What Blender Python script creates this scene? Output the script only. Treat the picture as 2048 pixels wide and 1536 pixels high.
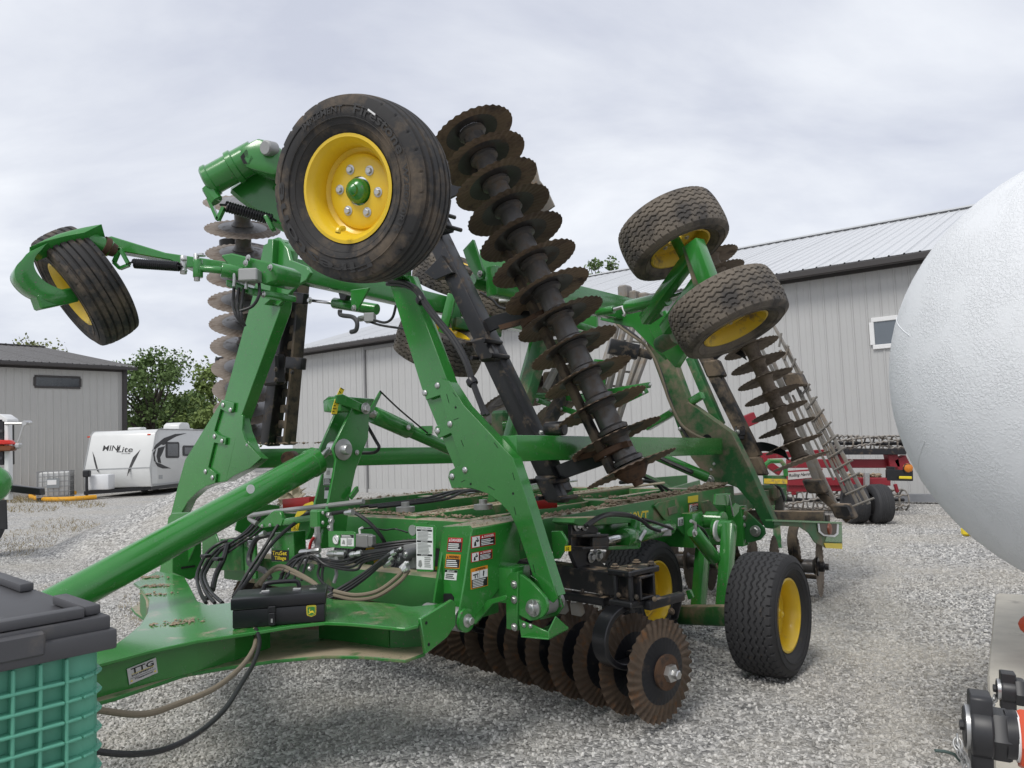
import bpy, bmesh, math, random
from mathutils import Vector as V3, Matrix, noise as mnoise
rnd = random.Random(7)
for o in list(bpy.data.objects): bpy.data.objects.remove(o)
SC = bpy.context.scene; COL = SC.collection
# ---------------------------------------------------------------- camera
FPX = 1538.0; PITCH = math.radians(4.165); ROLL = math.radians(2.12); CAM = V3((0, 0, 1.65))
cf = V3((0, math.cos(PITCH), math.sin(PITCH))); cr0 = V3((1, 0, 0)); cu0 = cr0.cross(cf)
cr = cr0*math.cos(ROLL)-cu0*math.sin(ROLL); cu = cr0*math.sin(ROLL)+cu0*math.cos(ROLL)
cd = bpy.data.cameras.new('camera'); cam = bpy.data.objects.new('camera', cd); COL.objects.link(cam)
cd.sensor_width = 36; cd.lens = 36*FPX/2048; cd.clip_start = .05; cd.clip_end = 2000
cam.matrix_world = Matrix(((cr.x, cu.x, -cf.x, CAM.x), (cr.y, cu.y, -cf.y, CAM.y), (cr.z, cu.z, -cf.z, CAM.z), (0, 0, 0, 1)))
SC.camera = cam
SC.render.resolution_x = 1024; SC.render.resolution_y = 768
# ---------------------------------------------------------------- sky, sun, exposure
SUN_EL = math.radians(52); SUN_AZ = math.radians(215)     # azimuth clockwise from +Y: behind the camera, to its left
wd = bpy.data.worlds.new('World'); SC.world = wd; wd.use_nodes = True
nt = wd.node_tree; nt.nodes.clear()
def N(tree, t, **k):
    n = tree.nodes.new(t)
    for a, b in k.items(): setattr(n, a, b)
    return n
sky = N(nt, 'ShaderNodeTexSky', sky_type='NISHITA', sun_disc=False, sun_elevation=SUN_EL, sun_rotation=SUN_AZ)
tc = N(nt, 'ShaderNodeTexCoord'); sx = N(nt, 'ShaderNodeSeparateXYZ'); nt.links.new(tc.outputs['Generated'], sx.inputs[0])
ad = N(nt, 'ShaderNodeMath', operation='MAXIMUM'); ad.inputs[1].default_value = 0; nt.links.new(sx.outputs[2], ad.inputs[0])
ad2 = N(nt, 'ShaderNodeMath', operation='ADD'); ad2.inputs[1].default_value = .22; nt.links.new(ad.outputs[0], ad2.inputs[0])
dx = N(nt, 'ShaderNodeMath', operation='DIVIDE'); dy = N(nt, 'ShaderNodeMath', operation='DIVIDE')
for d, i in ((dx, 0), (dy, 1)): nt.links.new(sx.outputs[i], d.inputs[0]); nt.links.new(ad2.outputs[0], d.inputs[1])
cb = N(nt, 'ShaderNodeCombineXYZ'); nt.links.new(dx.outputs[0], cb.inputs[0]); nt.links.new(dy.outputs[0], cb.inputs[1])
mp = N(nt, 'ShaderNodeMapping'); mp.inputs['Rotation'].default_value = (0, 0, .5); mp.inputs['Scale'].default_value = (.85, 1.35, 1); nt.links.new(cb.outputs[0], mp.inputs[0])
n1 = N(nt, 'ShaderNodeTexNoise'); n1.inputs['Scale'].default_value = 1.1; n1.inputs['Detail'].default_value = 7; n1.inputs['Roughness'].default_value = .55; n1.inputs['Distortion'].default_value = .4
nt.links.new(mp.outputs[0], n1.inputs[0])
cr1 = N(nt, 'ShaderNodeValToRGB'); e = cr1.color_ramp.elements
e[0].position = .36; e[0].color = (4.8, 5.05, 5.85, 1); e[1].position = .66; e[1].color = (7.3, 7.5, 7.85, 1)
nt.links.new(n1.outputs[0], cr1.inputs[0])
mx = N(nt, 'ShaderNodeMix', data_type='RGBA'); mx.inputs[0].default_value = .93
nt.links.new(sky.outputs[0], mx.inputs[6]); nt.links.new(cr1.outputs[0], mx.inputs[7])
bg = N(nt, 'ShaderNodeBackground'); bg.inputs[1].default_value = .1; nt.links.new(mx.outputs[2], bg.inputs[0])
wo = N(nt, 'ShaderNodeOutputWorld'); nt.links.new(bg.outputs[0], wo.inputs[0])
sl = bpy.data.lights.new('sun', 'SUN'); sl.energy = 1.5; sl.angle = math.radians(22); sl.color = (1, .97, .92)
so = bpy.data.objects.new('sun', sl); COL.objects.link(so)
sd = V3((math.sin(SUN_AZ)*math.cos(SUN_EL), math.cos(SUN_AZ)*math.cos(SUN_EL), math.sin(SUN_EL)))
so.rotation_euler = sd.to_track_quat('Z', 'Y').to_euler(); so.location = (0, 0, 30)
vs = SC.view_settings; vs.view_transform = 'Standard'; vs.look = 'None'; vs.exposure = 0.42; vs.gamma = 1; vs.use_curve_mapping = False
# ---------------------------------------------------------------- pixel (photo) -> place
ZU = V3((0, 0, 1))
def ray(x, y): return cf+cr*((x-1024)/FPX)-cu*((y-768)/FPX)
def pz(x, y, z): d = ray(x, y); return CAM+d*((z-CAM.z)/d.z)          # on a horizontal plane
def pd(x, y, Y): d = ray(x, y); return CAM+d*(Y/d.y)                  # at a distance in front
def ppl(x, y, o, n): d = ray(x, y); return CAM+d*((o-CAM).dot(n)/d.dot(n))   # on any plane
_a = math.radians(38.5)
MU = V3((math.sin(_a), math.cos(_a), 0)); MV = V3((-math.cos(_a), math.sin(_a), 0))   # machine: rearward, across
_h = pz(1065, 1215, .75); MO = V3((_h.x, _h.y, 0))
def M(u, v, w): return MO+MU*u+MV*v+ZU*w
def co(p): q = p-MO; return q.dot(MU), q.dot(MV), q.z
def pu(x, y, u): return ppl(x, y, MO+MU*u, MU)
def pv(x, y, v): return ppl(x, y, MO+MV*v, MV)
# ---------------------------------------------------------------- materials
MATS = {}
def mat(name, col, rough=.5, metal=0., dirt=None, amt=0., dsc=6., var=.12, vsc=9., bump=0., bsc=60., top=0., coat=0., spec=.5, topcol=(.33, .25, .17), orand=0., chips=0.):
    if name in MATS: return MATS[name]
    m = bpy.data.materials.new(name); m.use_nodes = True; t = m.node_tree; t.nodes.clear(); L = t.links.new
    out = N(t, 'ShaderNodeOutputMaterial'); p = N(t, 'ShaderNodeBsdfPrincipled'); L(p.outputs[0], out.inputs[0])
    g = N(t, 'ShaderNodeNewGeometry')
    p.inputs['Roughness'].default_value = rough; p.inputs['Metallic'].default_value = metal
    p.inputs['Specular IOR Level'].default_value = spec; p.inputs['Coat Weight'].default_value = coat; p.inputs['Coat Roughness'].default_value = .12
    nv = N(t, 'ShaderNodeTexNoise'); nv.inputs['Scale'].default_value = vsc; nv.inputs['Detail'].default_value = 6; L(g.outputs['Position'], nv.inputs[0])
    mv = N(t, 'ShaderNodeMix', data_type='RGBA'); L(nv.outputs[0], mv.inputs[0])
    mv.inputs[6].default_value = (*[c*(1-var) for c in col], 1); mv.inputs[7].default_value = (*[min(1, c*(1+var)) for c in col], 1)
    c = mv.outputs[2]; rs = None
    if orand > 0:     # each piece a little lighter or darker than the next
        oi = N(t, 'ShaderNodeObjectInfo'); hv = N(t, 'ShaderNodeHueSaturation'); mo = N(t, 'ShaderNodeMapRange'); mo.inputs[3].default_value = 1-orand; mo.inputs[4].default_value = 1+orand
        L(oi.outputs['Random'], mo.inputs[0]); L(mo.outputs[0], hv.inputs['Value']); L(c, hv.inputs['Color']); c = hv.outputs[0]
    if amt > 0:
        nd = N(t, 'ShaderNodeTexNoise'); nd.inputs['Scale'].default_value = dsc; nd.inputs['Detail'].default_value = 9; nd.inputs['Roughness'].default_value = .68; L(g.outputs['Position'], nd.inputs[0])
        mr = N(t, 'ShaderNodeMapRange'); mr.inputs[1].default_value = .72-amt*.5; mr.inputs[2].default_value = .84-amt*.42; L(nd.outputs[0], mr.inputs[0])
        md = N(t, 'ShaderNodeMix', data_type='RGBA'); L(mr.outputs[0], md.inputs[0]); L(c, md.inputs[6]); md.inputs[7].default_value = (*(dirt or (.2, .15, .1)), 1); c = md.outputs[2]; rs = mr.outputs[0]
    if top > 0:
        s = N(t, 'ShaderNodeSeparateXYZ'); L(g.outputs['Normal'], s.inputs[0])
        m1 = N(t, 'ShaderNodeMapRange'); m1.inputs[1].default_value = .75; m1.inputs[2].default_value = .98; m1.inputs[4].default_value = 1; L(s.outputs[2], m1.inputs[0])
        nd2 = N(t, 'ShaderNodeTexNoise'); nd2.inputs['Scale'].default_value = 7; nd2.inputs['Detail'].default_value = 8; nd2.inputs['Roughness'].default_value = .65; L(g.outputs['Position'], nd2.inputs[0])
        m2 = N(t, 'ShaderNodeMapRange'); m2.inputs[1].default_value = .70-top*.4; m2.inputs[2].default_value = .82-top*.35; L(nd2.outputs[0], m2.inputs[0])
        mu = N(t, 'ShaderNodeMath', operation='MULTIPLY'); L(m1.outputs[0], mu.inputs[0]); L(m2.outputs[0], mu.inputs[1])
        mt = N(t, 'ShaderNodeMix', data_type='RGBA'); L(mu.outputs[0], mt.inputs[0]); L(c, mt.inputs[6]); mt.inputs[7].default_value = (*topcol, 1); c = mt.outputs[2]
        if rs is None: rs = mu.outputs[0]
    if chips > 0:     # small chips and scuffs down to primer and bare steel
        nc = N(t, 'ShaderNodeTexNoise'); nc.inputs['Scale'].default_value = 75; nc.inputs['Detail'].default_value = 3; L(g.outputs['Position'], nc.inputs[0])
        nl = N(t, 'ShaderNodeTexNoise'); nl.inputs['Scale'].default_value = 2.2; nl.inputs['Detail'].default_value = 3; L(g.outputs['Position'], nl.inputs[0])
        sm_ = N(t, 'ShaderNodeMath', operation='MULTIPLY_ADD'); sm_.inputs[1].default_value = .35; L(nl.outputs[0], sm_.inputs[0]); L(nc.outputs[0], sm_.inputs[2])
        mc = N(t, 'ShaderNodeMapRange'); mc.inputs[1].default_value = .90-chips*.1; mc.inputs[2].default_value = .925-chips*.1; L(sm_.outputs[0], mc.inputs[0])
        mxc = N(t, 'ShaderNodeMix', data_type='RGBA'); L(mc.outputs[0], mxc.inputs[0]); L(c, mxc.inputs[6]); mxc.inputs[7].default_value = (.13, .12, .09, 1); c = mxc.outputs[2]
    L(c, p.inputs['Base Color'])
    if rs is not None:
        mrr = N(t, 'ShaderNodeMapRange'); mrr.inputs[3].default_value = rough; mrr.inputs[4].default_value = .95; L(rs, mrr.inputs[0]); L(mrr.outputs[0], p.inputs['Roughness'])
        if metal > 0:
            mm = N(t, 'ShaderNodeMapRange'); mm.inputs[3].default_value = metal; mm.inputs[4].default_value = 0; L(rs, mm.inputs[0]); L(mm.outputs[0], p.inputs['Metallic'])
    else:
        nr = N(t, 'ShaderNodeTexNoise'); nr.inputs['Scale'].default_value = 3; nr.inputs['Detail'].default_value = 5; L(g.outputs['Position'], nr.inputs[0])
        mrr = N(t, 'ShaderNodeMapRange'); mrr.inputs[3].default_value = max(.04, rough-.12); mrr.inputs[4].default_value = min(1, rough+.14); L(nr.outputs[0], mrr.inputs[0]); L(mrr.outputs[0], p.inputs['Roughness'])
    if bump > 0:
        nb = N(t, 'ShaderNodeTexNoise'); nb.inputs['Scale'].default_value = bsc; nb.inputs['Detail'].default_value = 5; L(g.outputs['Position'], nb.inputs[0])
        b = N(t, 'ShaderNodeBump'); b.inputs['Strength'].default_value = min(1, bump*20); b.inputs['Distance'].default_value = bump; L(nb.outputs[0], b.inputs['Height']); L(b.outputs[0], p.inputs['Normal'])
    MATS[name] = m; return m
TAN = (.27, .20, .135)
GREEN = (.029, .205, .032)
m_green = mat('green_paint', GREEN, .24, dirt=TAN, amt=.10, dsc=5, top=.36, coat=.55, topcol=(.34, .28, .19), bump=.0008, bsc=180, chips=.35)
m_greenc = mat('green_paint_clean', GREEN, .22, dirt=(.05, .17, .06), amt=.22, dsc=20, coat=.5, bump=.0008, bsc=200, top=.22, topcol=(.20, .22, .14), chips=.25)
m_greend = mat('green_paint_dusty', (.028, .175, .033), .42, dirt=TAN, amt=.34, dsc=3.5, top=.95, topcol=(.40, .33, .23), chips=.3)
m_greenm = mat('green_paint_muddy', (.018, .12, .03), .5, dirt=(.22, .175, .125), amt=.54, dsc=3.2, top=.9, bump=.002, bsc=70)
m_black = mat('black_paint', (.011, .011, .013), .38, dirt=(.12, .088, .06), amt=.36, dsc=11, top=.55, bump=.0012, bsc=90)
m_blackm = mat('black_paint_muddy', (.014, .014, .015), .5, dirt=(.15, .115, .08), amt=.62, dsc=5, top=.7, bump=.002, bsc=80)
m_blackc = mat('black_satin', (.010, .010, .012), .32, dirt=(.1, .09, .07), amt=.12, dsc=20, bump=.0006, bsc=300)
m_disc = mat('rusty_blade_steel', (.185, .132, .09), .6, .12, dirt=(.080, .062, .050), amt=.45, dsc=7, var=.35, vsc=14, bump=.0012, bsc=80, orand=.35)
m_discm = mat('muddy_blade_steel', (.185, .148, .112), .75, .1, dirt=(.10, .078, .06), amt=.45, dsc=9, var=.3, vsc=16, bump=.002, bsc=70, orand=.3)
m_discl = mat('pale_blade_steel', (.21, .175, .145), .6, .2, dirt=(.12, .085, .06), amt=.4, dsc=9, var=.3, vsc=16)
m_worn = mat('polished_blade_steel', (.24, .235, .235), .42, .6, dirt=(.14, .11, .085), amt=.35, dsc=8, var=.2)
m_rust = mat('rusty_steel', (.10, .055, .032), .7, .3, dirt=(.03, .024, .02), amt=.4, dsc=16, var=.3, bump=.001)
m_spool = mat('dark_spool_iron', (.13, .125, .122), .36, .45, dirt=(.13, .10, .075), amt=.45, dsc=9, bump=.001, bsc=60)
m_zinc = mat('zinc_plated_steel', (.55, .55, .54), .32, .9, var=.12)
m_chrome = mat('chromed_rod', (.62, .62, .62), .2, 1.0, var=.06)
m_alu = mat('cast_grey_metal', (.36, .36, .35), .45, .5, var=.1)
m_yellow = mat('yellow_wheel_paint', (.78, .53, .025), .34, dirt=(.30, .20, .08), amt=.12, dsc=9, coat=.2, top=.3)
m_yellowm = mat('yellow_paint_muddy', (.66, .45, .03), .5, dirt=(.2, .15, .1), amt=.42, dsc=9)
m_tyre = mat('black_rubber', (.030, .030, .032), .75, dirt=(.10, .08, .06), amt=.18, dsc=7, bump=.0015, bsc=90)
m_tyred = mat('dusty_rubber', (.030, .029, .029), .8, dirt=(.125, .098, .072), amt=.50, dsc=6, bump=.002, bsc=70)
m_tyrem = mat('muddy_rubber', (.055, .050, .046), .85, dirt=(.165, .14, .112), amt=.66, dsc=4, bump=.003, bsc=55)
m_hose = mat('black_hose', (.018, .018, .019), .42, dirt=(.16, .13, .1), amt=.24, dsc=14)
m_tan = mat('dusty_tan_hose', (.20, .165, .115), .75, dirt=(.08, .07, .06), amt=.2, dsc=12)
m_red = mat('red_paint', (.36, .012, .012), .4, var=.15)
m_redm = mat('red_paint_dusty', (.24, .012, .022), .5, dirt=(.2, .13, .11), amt=.28, dsc=3)
m_white = mat('white_decal', (.78, .78, .77), .45, var=.04)
m_ink = mat('black_ink', (.012, .012, .013), .45, var=.05)
m_dred = mat('red_decal', (.50, .015, .02), .4, var=.05)
m_oran = mat('orange_decal', (.75, .27, .02), .4, var=.05)
m_dyel = mat('yellow_decal', (.78, .60, .03), .4, dirt=(.3, .2, .08), amt=.08, dsc=14, var=.05)
m_soil = mat('dry_soil', (.30, .235, .165), .95, dirt=(.19, .145, .10), amt=.4, dsc=25, var=.3, bump=.006, bsc=90)
m_leaf = mat('dry_corn_husk', (.50, .43, .32), .8, var=.25, vsc=30)
m_dark = mat('dark_opening', (.006, .007, .007), .8, var=.05)
# ---------------------------------------------------------------- mesh helpers
WM = {}
def perp(d):
    a = V3((0, 0, 1)) if abs(d.normalized().z) < .9 else V3((1, 0, 0))
    s = d.cross(a).normalized(); return s, s.cross(d).normalized()
class B:
    def __init__(s): s.v = []; s.f = []; s.m = []; s.cur = 0
    def _a(s, vs, fs):
        b = len(s.v); s.v += [V3(q) for q in vs]
        for f in fs: s.f.append([b+i for i in f]); s.m.append(s.cur)
        return s
    def prism(s, pts, vec):
        n = len(pts); p = [V3(q) for q in pts]; q = [a+vec for a in p]
        return s._a(p+q, [list(range(n))[::-1], list(range(n, 2*n))]+[[i, (i+1) % n, n+(i+1) % n, n+i] for i in range(n)])
    def face(s, pts): return s._a(pts, [list(range(len(pts)))])
    def box(s, a, b, w, h, up=None):
        d = (b-a).normalized()
        if up is None: r, u = perp(d)
        else: r = d.cross(up).normalized(); u = r.cross(d).normalized()
        q = [a-r*w/2-u*h/2, a+r*w/2-u*h/2, a+r*w/2+u*h/2, a-r*w/2+u*h/2]
        return s.prism(q, b-a)
    def blk(s, c, sx, sy, sz, X=None, Y=None, Z=None):
        X = X or V3((1, 0, 0)); Y = Y or V3((0, 1, 0)); Z = Z or ZU
        return s.prism([c-X*sx/2-Y*sy/2-Z*sz/2, c+X*sx/2-Y*sy/2-Z*sz/2, c+X*sx/2+Y*sy/2-Z*sz/2, c-X*sx/2+Y*sy/2-Z*sz/2], Z*sz)
    def tube(s, pts, r, n=10, caps=True, r2=None):
        pts = [V3(p) for p in pts]; K = len(pts); vs = []; fs = []; u = None
        for i, p in enumerate(pts):
            d = (pts[min(i+1, K-1)]-pts[max(i-1, 0)]).normalized()
            if u is None: u = perp(d)[0]
            u = (u-d*u.dot(d)).normalized(); w = d.cross(u)
            rr = r if r2 is None else r+(r2-r)*i/(K-1)
            vs += [p+(u*math.cos(a)+w*math.sin(a))*rr for a in (2*math.pi*j/n for j in range(n))]
        for i in range(K-1):
            for j in range(n): a = i*n+j; b = i*n+(j+1) % n; fs.append([a, b, b+n, a+n])
        if caps: fs += [list(range(n))[::-1], list(range((K-1)*n, K*n))]
        return s._a(vs, fs)
    def lathe(s, o, ax, prof, n=24, close=False):
        ax = ax.normalized(); u, w = perp(ax); vs = []; fs = []; K = len(prof)
        for r, t in prof: vs += [o+ax*t+(u*math.cos(a)+w*math.sin(a))*r for a in (2*math.pi*j/n for j in range(n))]
        for i in range(K-1 if not close else K):
            for j in range(n):
                a = i*n+j; b = i*n+(j+1) % n; k = ((i+1) % K)*n
                fs.append([a, b, k+(j+1) % n, k+j])
        if not close: fs += [list(range(n))[::-1], list(range((K-1)*n, K*n))]
        return s._a(vs, fs)
    def ribbon(s, pts, wv, th):
        pts = [V3(p) for p in pts]; K = len(pts); vs = []; fs = []
        for i, p in enumerate(pts):
            d = (pts[min(i+1, K-1)]-pts[max(i-1, 0)]).normalized(); nn = d.cross(wv).normalized()*th/2
            vs += [p-wv/2-nn, p+wv/2-nn, p+wv/2+nn, p-wv/2+nn]
        for i in range(K-1):
            for j in range(4): a = i*4+j; b = i*4+(j+1) % 4; fs.append([a, b, b+4, a+4])
        fs += [[3, 2, 1, 0], [(K-1)*4+j for j in range(4)]]
        return s._a(vs, fs)
    def clod(s, c, r, sq=.7):
        vs = []; fs = [[0, 1, 2], [0, 2, 3], [0, 3, 4], [0, 4, 1], [5, 2, 1], [5, 3, 2], [5, 4, 3], [5, 1, 4]]
        a0 = rnd.random()*6.3
        for x, y, z in ((0, 0, 1), (1, 0, 0), (0, 1, 0), (-1, 0, 0), (0, -1, 0), (0, 0, -1)):
            k = r*(.6+.7*rnd.random()); vs.append(c+V3(((x*math.cos(a0)-y*math.sin(a0))*k, (x*math.sin(a0)+y*math.cos(a0))*k, z*k*sq)))
        return s._a(vs, fs)
    def mesh(s, name, mats, bevel=0., seg=1, smooth=35, origin=True):
        me = bpy.data.meshes.new(name); c = V3((0, 0, 0))
        if origin and s.v:
            for q in s.v: c += q
            c /= len(s.v)
        me.from_pydata([tuple(q-c) for q in s.v], [], s.f)
        for mm in (mats if isinstance(mats, (list, tuple)) else [mats]): me.materials.append(mm)
        if len(me.materials) > 1: me.polygons.foreach_set('material_index', s.m)
        bm = bmesh.new(); bm.from_mesh(me)
        bmesh.ops.recalc_face_normals(bm, faces=bm.faces)
        if bevel > 0:
            ed = [x for x in bm.edges if len(x.link_faces) == 2 and x.calc_face_angle(0) > .5]
            bmesh.ops.bevel(bm, geom=ed, offset=bevel, segments=seg, affect='EDGES', clamp_overlap=True, profile=.5)
        bmesh.ops.triangulate(bm, faces=[x for x in bm.faces if len(x.verts) > 4])
        bm.to_mesh(me); bm.free()
        if smooth: me.shade_smooth(); me.set_sharp_from_angle(angle=math.radians(smooth))
        return me, c
    def obj(s, name, mats, par=None, bevel=0., seg=1, smooth=35):
        me, c = s.mesh(name, mats, bevel, seg, smooth); return put(name, me, par, Matrix.Translation(c))
def put(name, me, par=None, mw=None):
    o = bpy.data.objects.new(name, me); COL.objects.link(o); mw = mw or Matrix()
    if par is not None: o.parent = par; o.matrix_basis = WM[par.name].inverted() @ mw
    else: o.matrix_basis = mw
    WM[o.name] = mw.copy(); return o
def tag(o, label, cat, group=None, kind=None):
    if label: o['label'] = label
    if cat: o['category'] = cat
    if group: o['group'] = group
    if kind: o['kind'] = kind
    return o
def thing(name, label, cat, loc, group=None):
    o = put(name, None, None, Matrix.Translation(loc)); return tag(o, label, cat, group)
def kind(o, k): o['kind'] = k; return o
def frame(p, z, x=None):
    z = z.normalized()
    if x is None: x = perp(z)[0]
    x = (x-z*x.dot(z)).normalized(); y = z.cross(x)
    return Matrix(((x.x, y.x, z.x, p.x), (x.y, y.y, z.y, p.y), (x.z, y.z, z.z, p.z), (0, 0, 0, 1)))
def catmull(P, k=6):
    P = [P[0]]+list(P)+[P[-1]]; o = []
    for i in range(1, len(P)-2):
        for j in range(k):
            t = j/k; a, b, c, d = P[i-1:i+3]
            o.append(.5*((2*b)+(c-a)*t+(2*a-5*b+4*c-d)*t*t+(3*b-a-3*c+d)*t**3))
    return o+[P[-2]]
# text / flat print --------------------------------------------------
TXT = {}
def textgeo(s, bold=True):
    if s in TXT: return TXT[s]
    cu_ = bpy.data.curves.new('t', 'FONT'); cu_.body = s; cu_.offset = .018 if bold else 0.; cu_.resolution_u = 2
    ob = bpy.data.objects.new('t', cu_); COL.objects.link(ob)
    dg = bpy.context.evaluated_depsgraph_get(); ev = ob.evaluated_get(dg); me = ev.to_mesh()
    vs = [q.co.copy() for q in me.vertices]; fs = [list(p.vertices) for p in me.polygons]; ev.to_mesh_clear()
    bpy.data.objects.remove(ob); bpy.data.curves.remove(cu_)
    x0 = min(q.x for q in vs); x1 = max(q.x for q in vs); y0 = min(q.y for q in vs); y1 = max(q.y for q in vs)
    TXT[s] = ([((q.x-x0)/(x1-x0), (q.y-y0)/(y1-y0)) for q in vs], fs, (x1-x0)/(y1-y0)); return TXT[s]
class Decal:
    """flat print on a quad (tl, tr, br, bl) in place; layers are 0.6 mm apart"""
    def __init__(s, tl, tr, br, bl, base, eps=.003):
        s.q = (tl, tr, br, bl); s.n = (tr-tl).cross(bl-tl).normalized()
        if s.n.dot(CAM-tl) < 0: s.n = -s.n
        s.b = B(); s.mats = []; s.e = eps; s.t = base; s.rect(0, 0, 1, 1, base, 0, back=True)
    def at(s, x, y, k):
        tl, tr, br, bl = s.q; a = tl.lerp(tr, x); b = bl.lerp(br, x); return a.lerp(b, y)+s.n*(s.e+k*.0008)
    def mi(s, m):
        if m not in s.mats: s.mats.append(m)
        s.b.cur = s.mats.index(m)
    def rect(s, x0, y0, x1, y1, m, k=1, back=False):
        s.mi(m); p = [s.at(x0, y0, k), s.at(x1, y0, k), s.at(x1, y1, k), s.at(x0, y1, k)]
        if back: s.b.prism(p, -s.n*(s.e+.001))
        else: s.b.face(p)
        return s
    def poly(s, pts, m, k=1): s.mi(m); s.b.face([s.at(x, y, k) for x, y in pts]); return s
    def lines(s, x0, y0, x1, y1, n, m, k=2):
        for i in range(n):
            y = y0+(y1-y0)*(i+.2)/n; s.rect(x0, y, x0+(x1-x0)*(.72+.28*rnd.random()), y+(y1-y0)*.5/n, m, k)
        return s
    def text(s, t, x0, y0, x1, y1, m, k=3):
        s.mi(m); vs, fs, _ = textgeo(t); s.b._a([s.at(x0+(x1-x0)*a, y1+(y0-y1)*b, k) for a, b in vs], fs); return s
    def obj(s, name, par): return s.b.obj(name, s.mats, par, smooth=0)
# ================================================================ ground
def gravel_mat(name, k=1.0, stones=False):
    m = bpy.data.materials.new(name); m.use_nodes = True; t = m.node_tree; t.nodes.clear(); L = t.links.new
    out = N(t, 'ShaderNodeOutputMaterial'); p = N(t, 'ShaderNodeBsdfPrincipled'); L(p.outputs[0], out.inputs[0])
    p.inputs['Roughness'].default_value = .9; p.inputs['Specular IOR Level'].default_value = .25
    g = N(t, 'ShaderNodeNewGeometry')
    big = N(t, 'ShaderNodeTexNoise'); big.inputs['Scale'].default_value = .55; big.inputs['Detail'].default_value = 6; big.inputs['Roughness'].default_value = .62; L(g.outputs['Position'], big.inputs[0])
    br = N(t, 'ShaderNodeMapRange'); br.inputs[1].default_value = .42; br.inputs[2].default_value = .68; L(big.outputs[0], br.inputs[0])
    cr_ = N(t, 'ShaderNodeValToRGB'); el = cr_.color_ramp.elements
    el[0].position = 0; el[0].color = (.10*k, .099*k, .097*k, 1); el[1].position = 1; el[1].color = (.46*k, .45*k, .43*k, 1)
    el2 = cr_.color_ramp.elements.new(.5); el2.color = (.255*k, .25*k, .24*k, 1)
    if stones:
        oi = N(t, 'ShaderNodeObjectInfo'); L(oi.outputs['Random'], cr_.inputs[0])
        c = cr_.outputs[0]
    else:
        vo = N(t, 'ShaderNodeTexVoronoi'); vo.inputs['Scale'].default_value = 36; L(g.outputs['Position'], vo.inputs[0])
        sp = N(t, 'ShaderNodeSeparateColor'); L(vo.outputs['Color'], sp.inputs[0]); L(sp.outputs[0], cr_.inputs[0])
        vd = N(t, 'ShaderNodeTexVoronoi', feature='DISTANCE_TO_EDGE'); vd.inputs['Scale'].default_value = 36; L(g.outputs['Position'], vd.inputs[0])
        c = cr_.outputs[0]
        bp = N(t, 'ShaderNodeBump'); bp.inputs['Strength'].default_value = .9; bp.inputs['Distance'].default_value = .012
        mr = N(t, 'ShaderNodeMapRange'); mr.inputs[2].default_value = .35; L(vd.outputs['Distance'], mr.inputs[0]); L(mr.outputs[0], bp.inputs['Height']); L(bp.outputs[0], p.inputs['Normal'])
    # dusty, finer, browner patches with a shape of their own
    mx_ = N(t, 'ShaderNodeMix', data_type='RGBA'); mx_.inputs[7].default_value = (.29*k, .27*k, .235*k, 1)
    sc_ = N(t, 'ShaderNodeMath', operation='MULTIPLY'); sc_.inputs[1].default_value = .65; L(br.outputs[0], sc_.inputs[0]); L(sc_.outputs[0], mx_.inputs[0]); L(c, mx_.inputs[6]); c = mx_.outputs[2]
    # packed wheel tracks running from the parked harrow across the yard
    T0 = pz(1745, 1050, 0); T1 = pz(1660, 1400, 0); td = (T1-T0).normalized(); tn = V3((-td.y, td.x, 0))
    dt = N(t, 'ShaderNodeVectorMath', operation='DOT_PRODUCT'); dt.inputs[1].default_value = tn; L(g.outputs['Position'], dt.inputs[0])
    wb = N(t, 'ShaderNodeTexNoise'); wb.inputs['Scale'].default_value = .7; wb.inputs['Detail'].default_value = 3; L(g.outputs['Position'], wb.inputs[0])
    prev = None
    for off, wd2 in ((-.25, .17), (.25, .17), (1.9, .22), (-2.3, .2)):
        s1 = N(t, 'ShaderNodeMath', operation='SUBTRACT'); s1.inputs[1].default_value = T0.dot(tn)+off-.35; L(dt.outputs['Value'], s1.inputs[0])
        s2 = N(t, 'ShaderNodeMath', operation='MULTIPLY_ADD'); s2.inputs[1].default_value = -.7; L(wb.outputs[0], s2.inputs[0]); L(s1.outputs[0], s2.inputs[2])
        s3 = N(t, 'ShaderNodeMath', operation='ABSOLUTE'); L(s2.outputs[0], s3.inputs[0])
        s4 = N(t, 'ShaderNodeMapRange'); s4.inputs[1].default_value = wd2*.4; s4.inputs[2].default_value = wd2*1.3; s4.inputs[3].default_value = .42; s4.inputs[4].default_value = 0; L(s3.outputs[0], s4.inputs[0])
        if prev is None: prev = s4.outputs[0]
        else:
            mm = N(t, 'ShaderNodeMath', operation='MAXIMUM'); L(prev, mm.inputs[0]); L(s4.outputs[0], mm.inputs[1]); prev = mm.outputs[0]
    mk = N(t, 'ShaderNodeMath', operation='MULTIPLY'); L(prev, mk.inputs[0]); L(br.outputs[0], mk.inputs[1])
    mk2 = N(t, 'ShaderNodeMath', operation='MULTIPLY_ADD'); mk2.inputs[1].default_value = .4; L(prev, mk2.inputs[0]); L(mk.outputs[0], mk2.inputs[2])
    mt2 = N(t, 'ShaderNodeMix', data_type='RGBA'); mt2.inputs[7].default_value = (.32*k, .305*k, .275*k, 1); L(mk2.outputs[0], mt2.inputs[0]); L(c, mt2.inputs[6]); c = mt2.outputs[2]
    L(c, p.inputs['Base Color']); return m
m_gravel = gravel_mat('crushed_limestone_gravel', 1.6); m_stone = gravel_mat('limestone_chips', 1.62, True)
b = B(); S = 500
b.face([V3((-S, -60, 0)), V3((S, -60, 0)), V3((S, 900, 0)), V3((-S, 900, 0))])
kind(b.obj('ground', m_gravel, smooth=0), 'structure')
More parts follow.
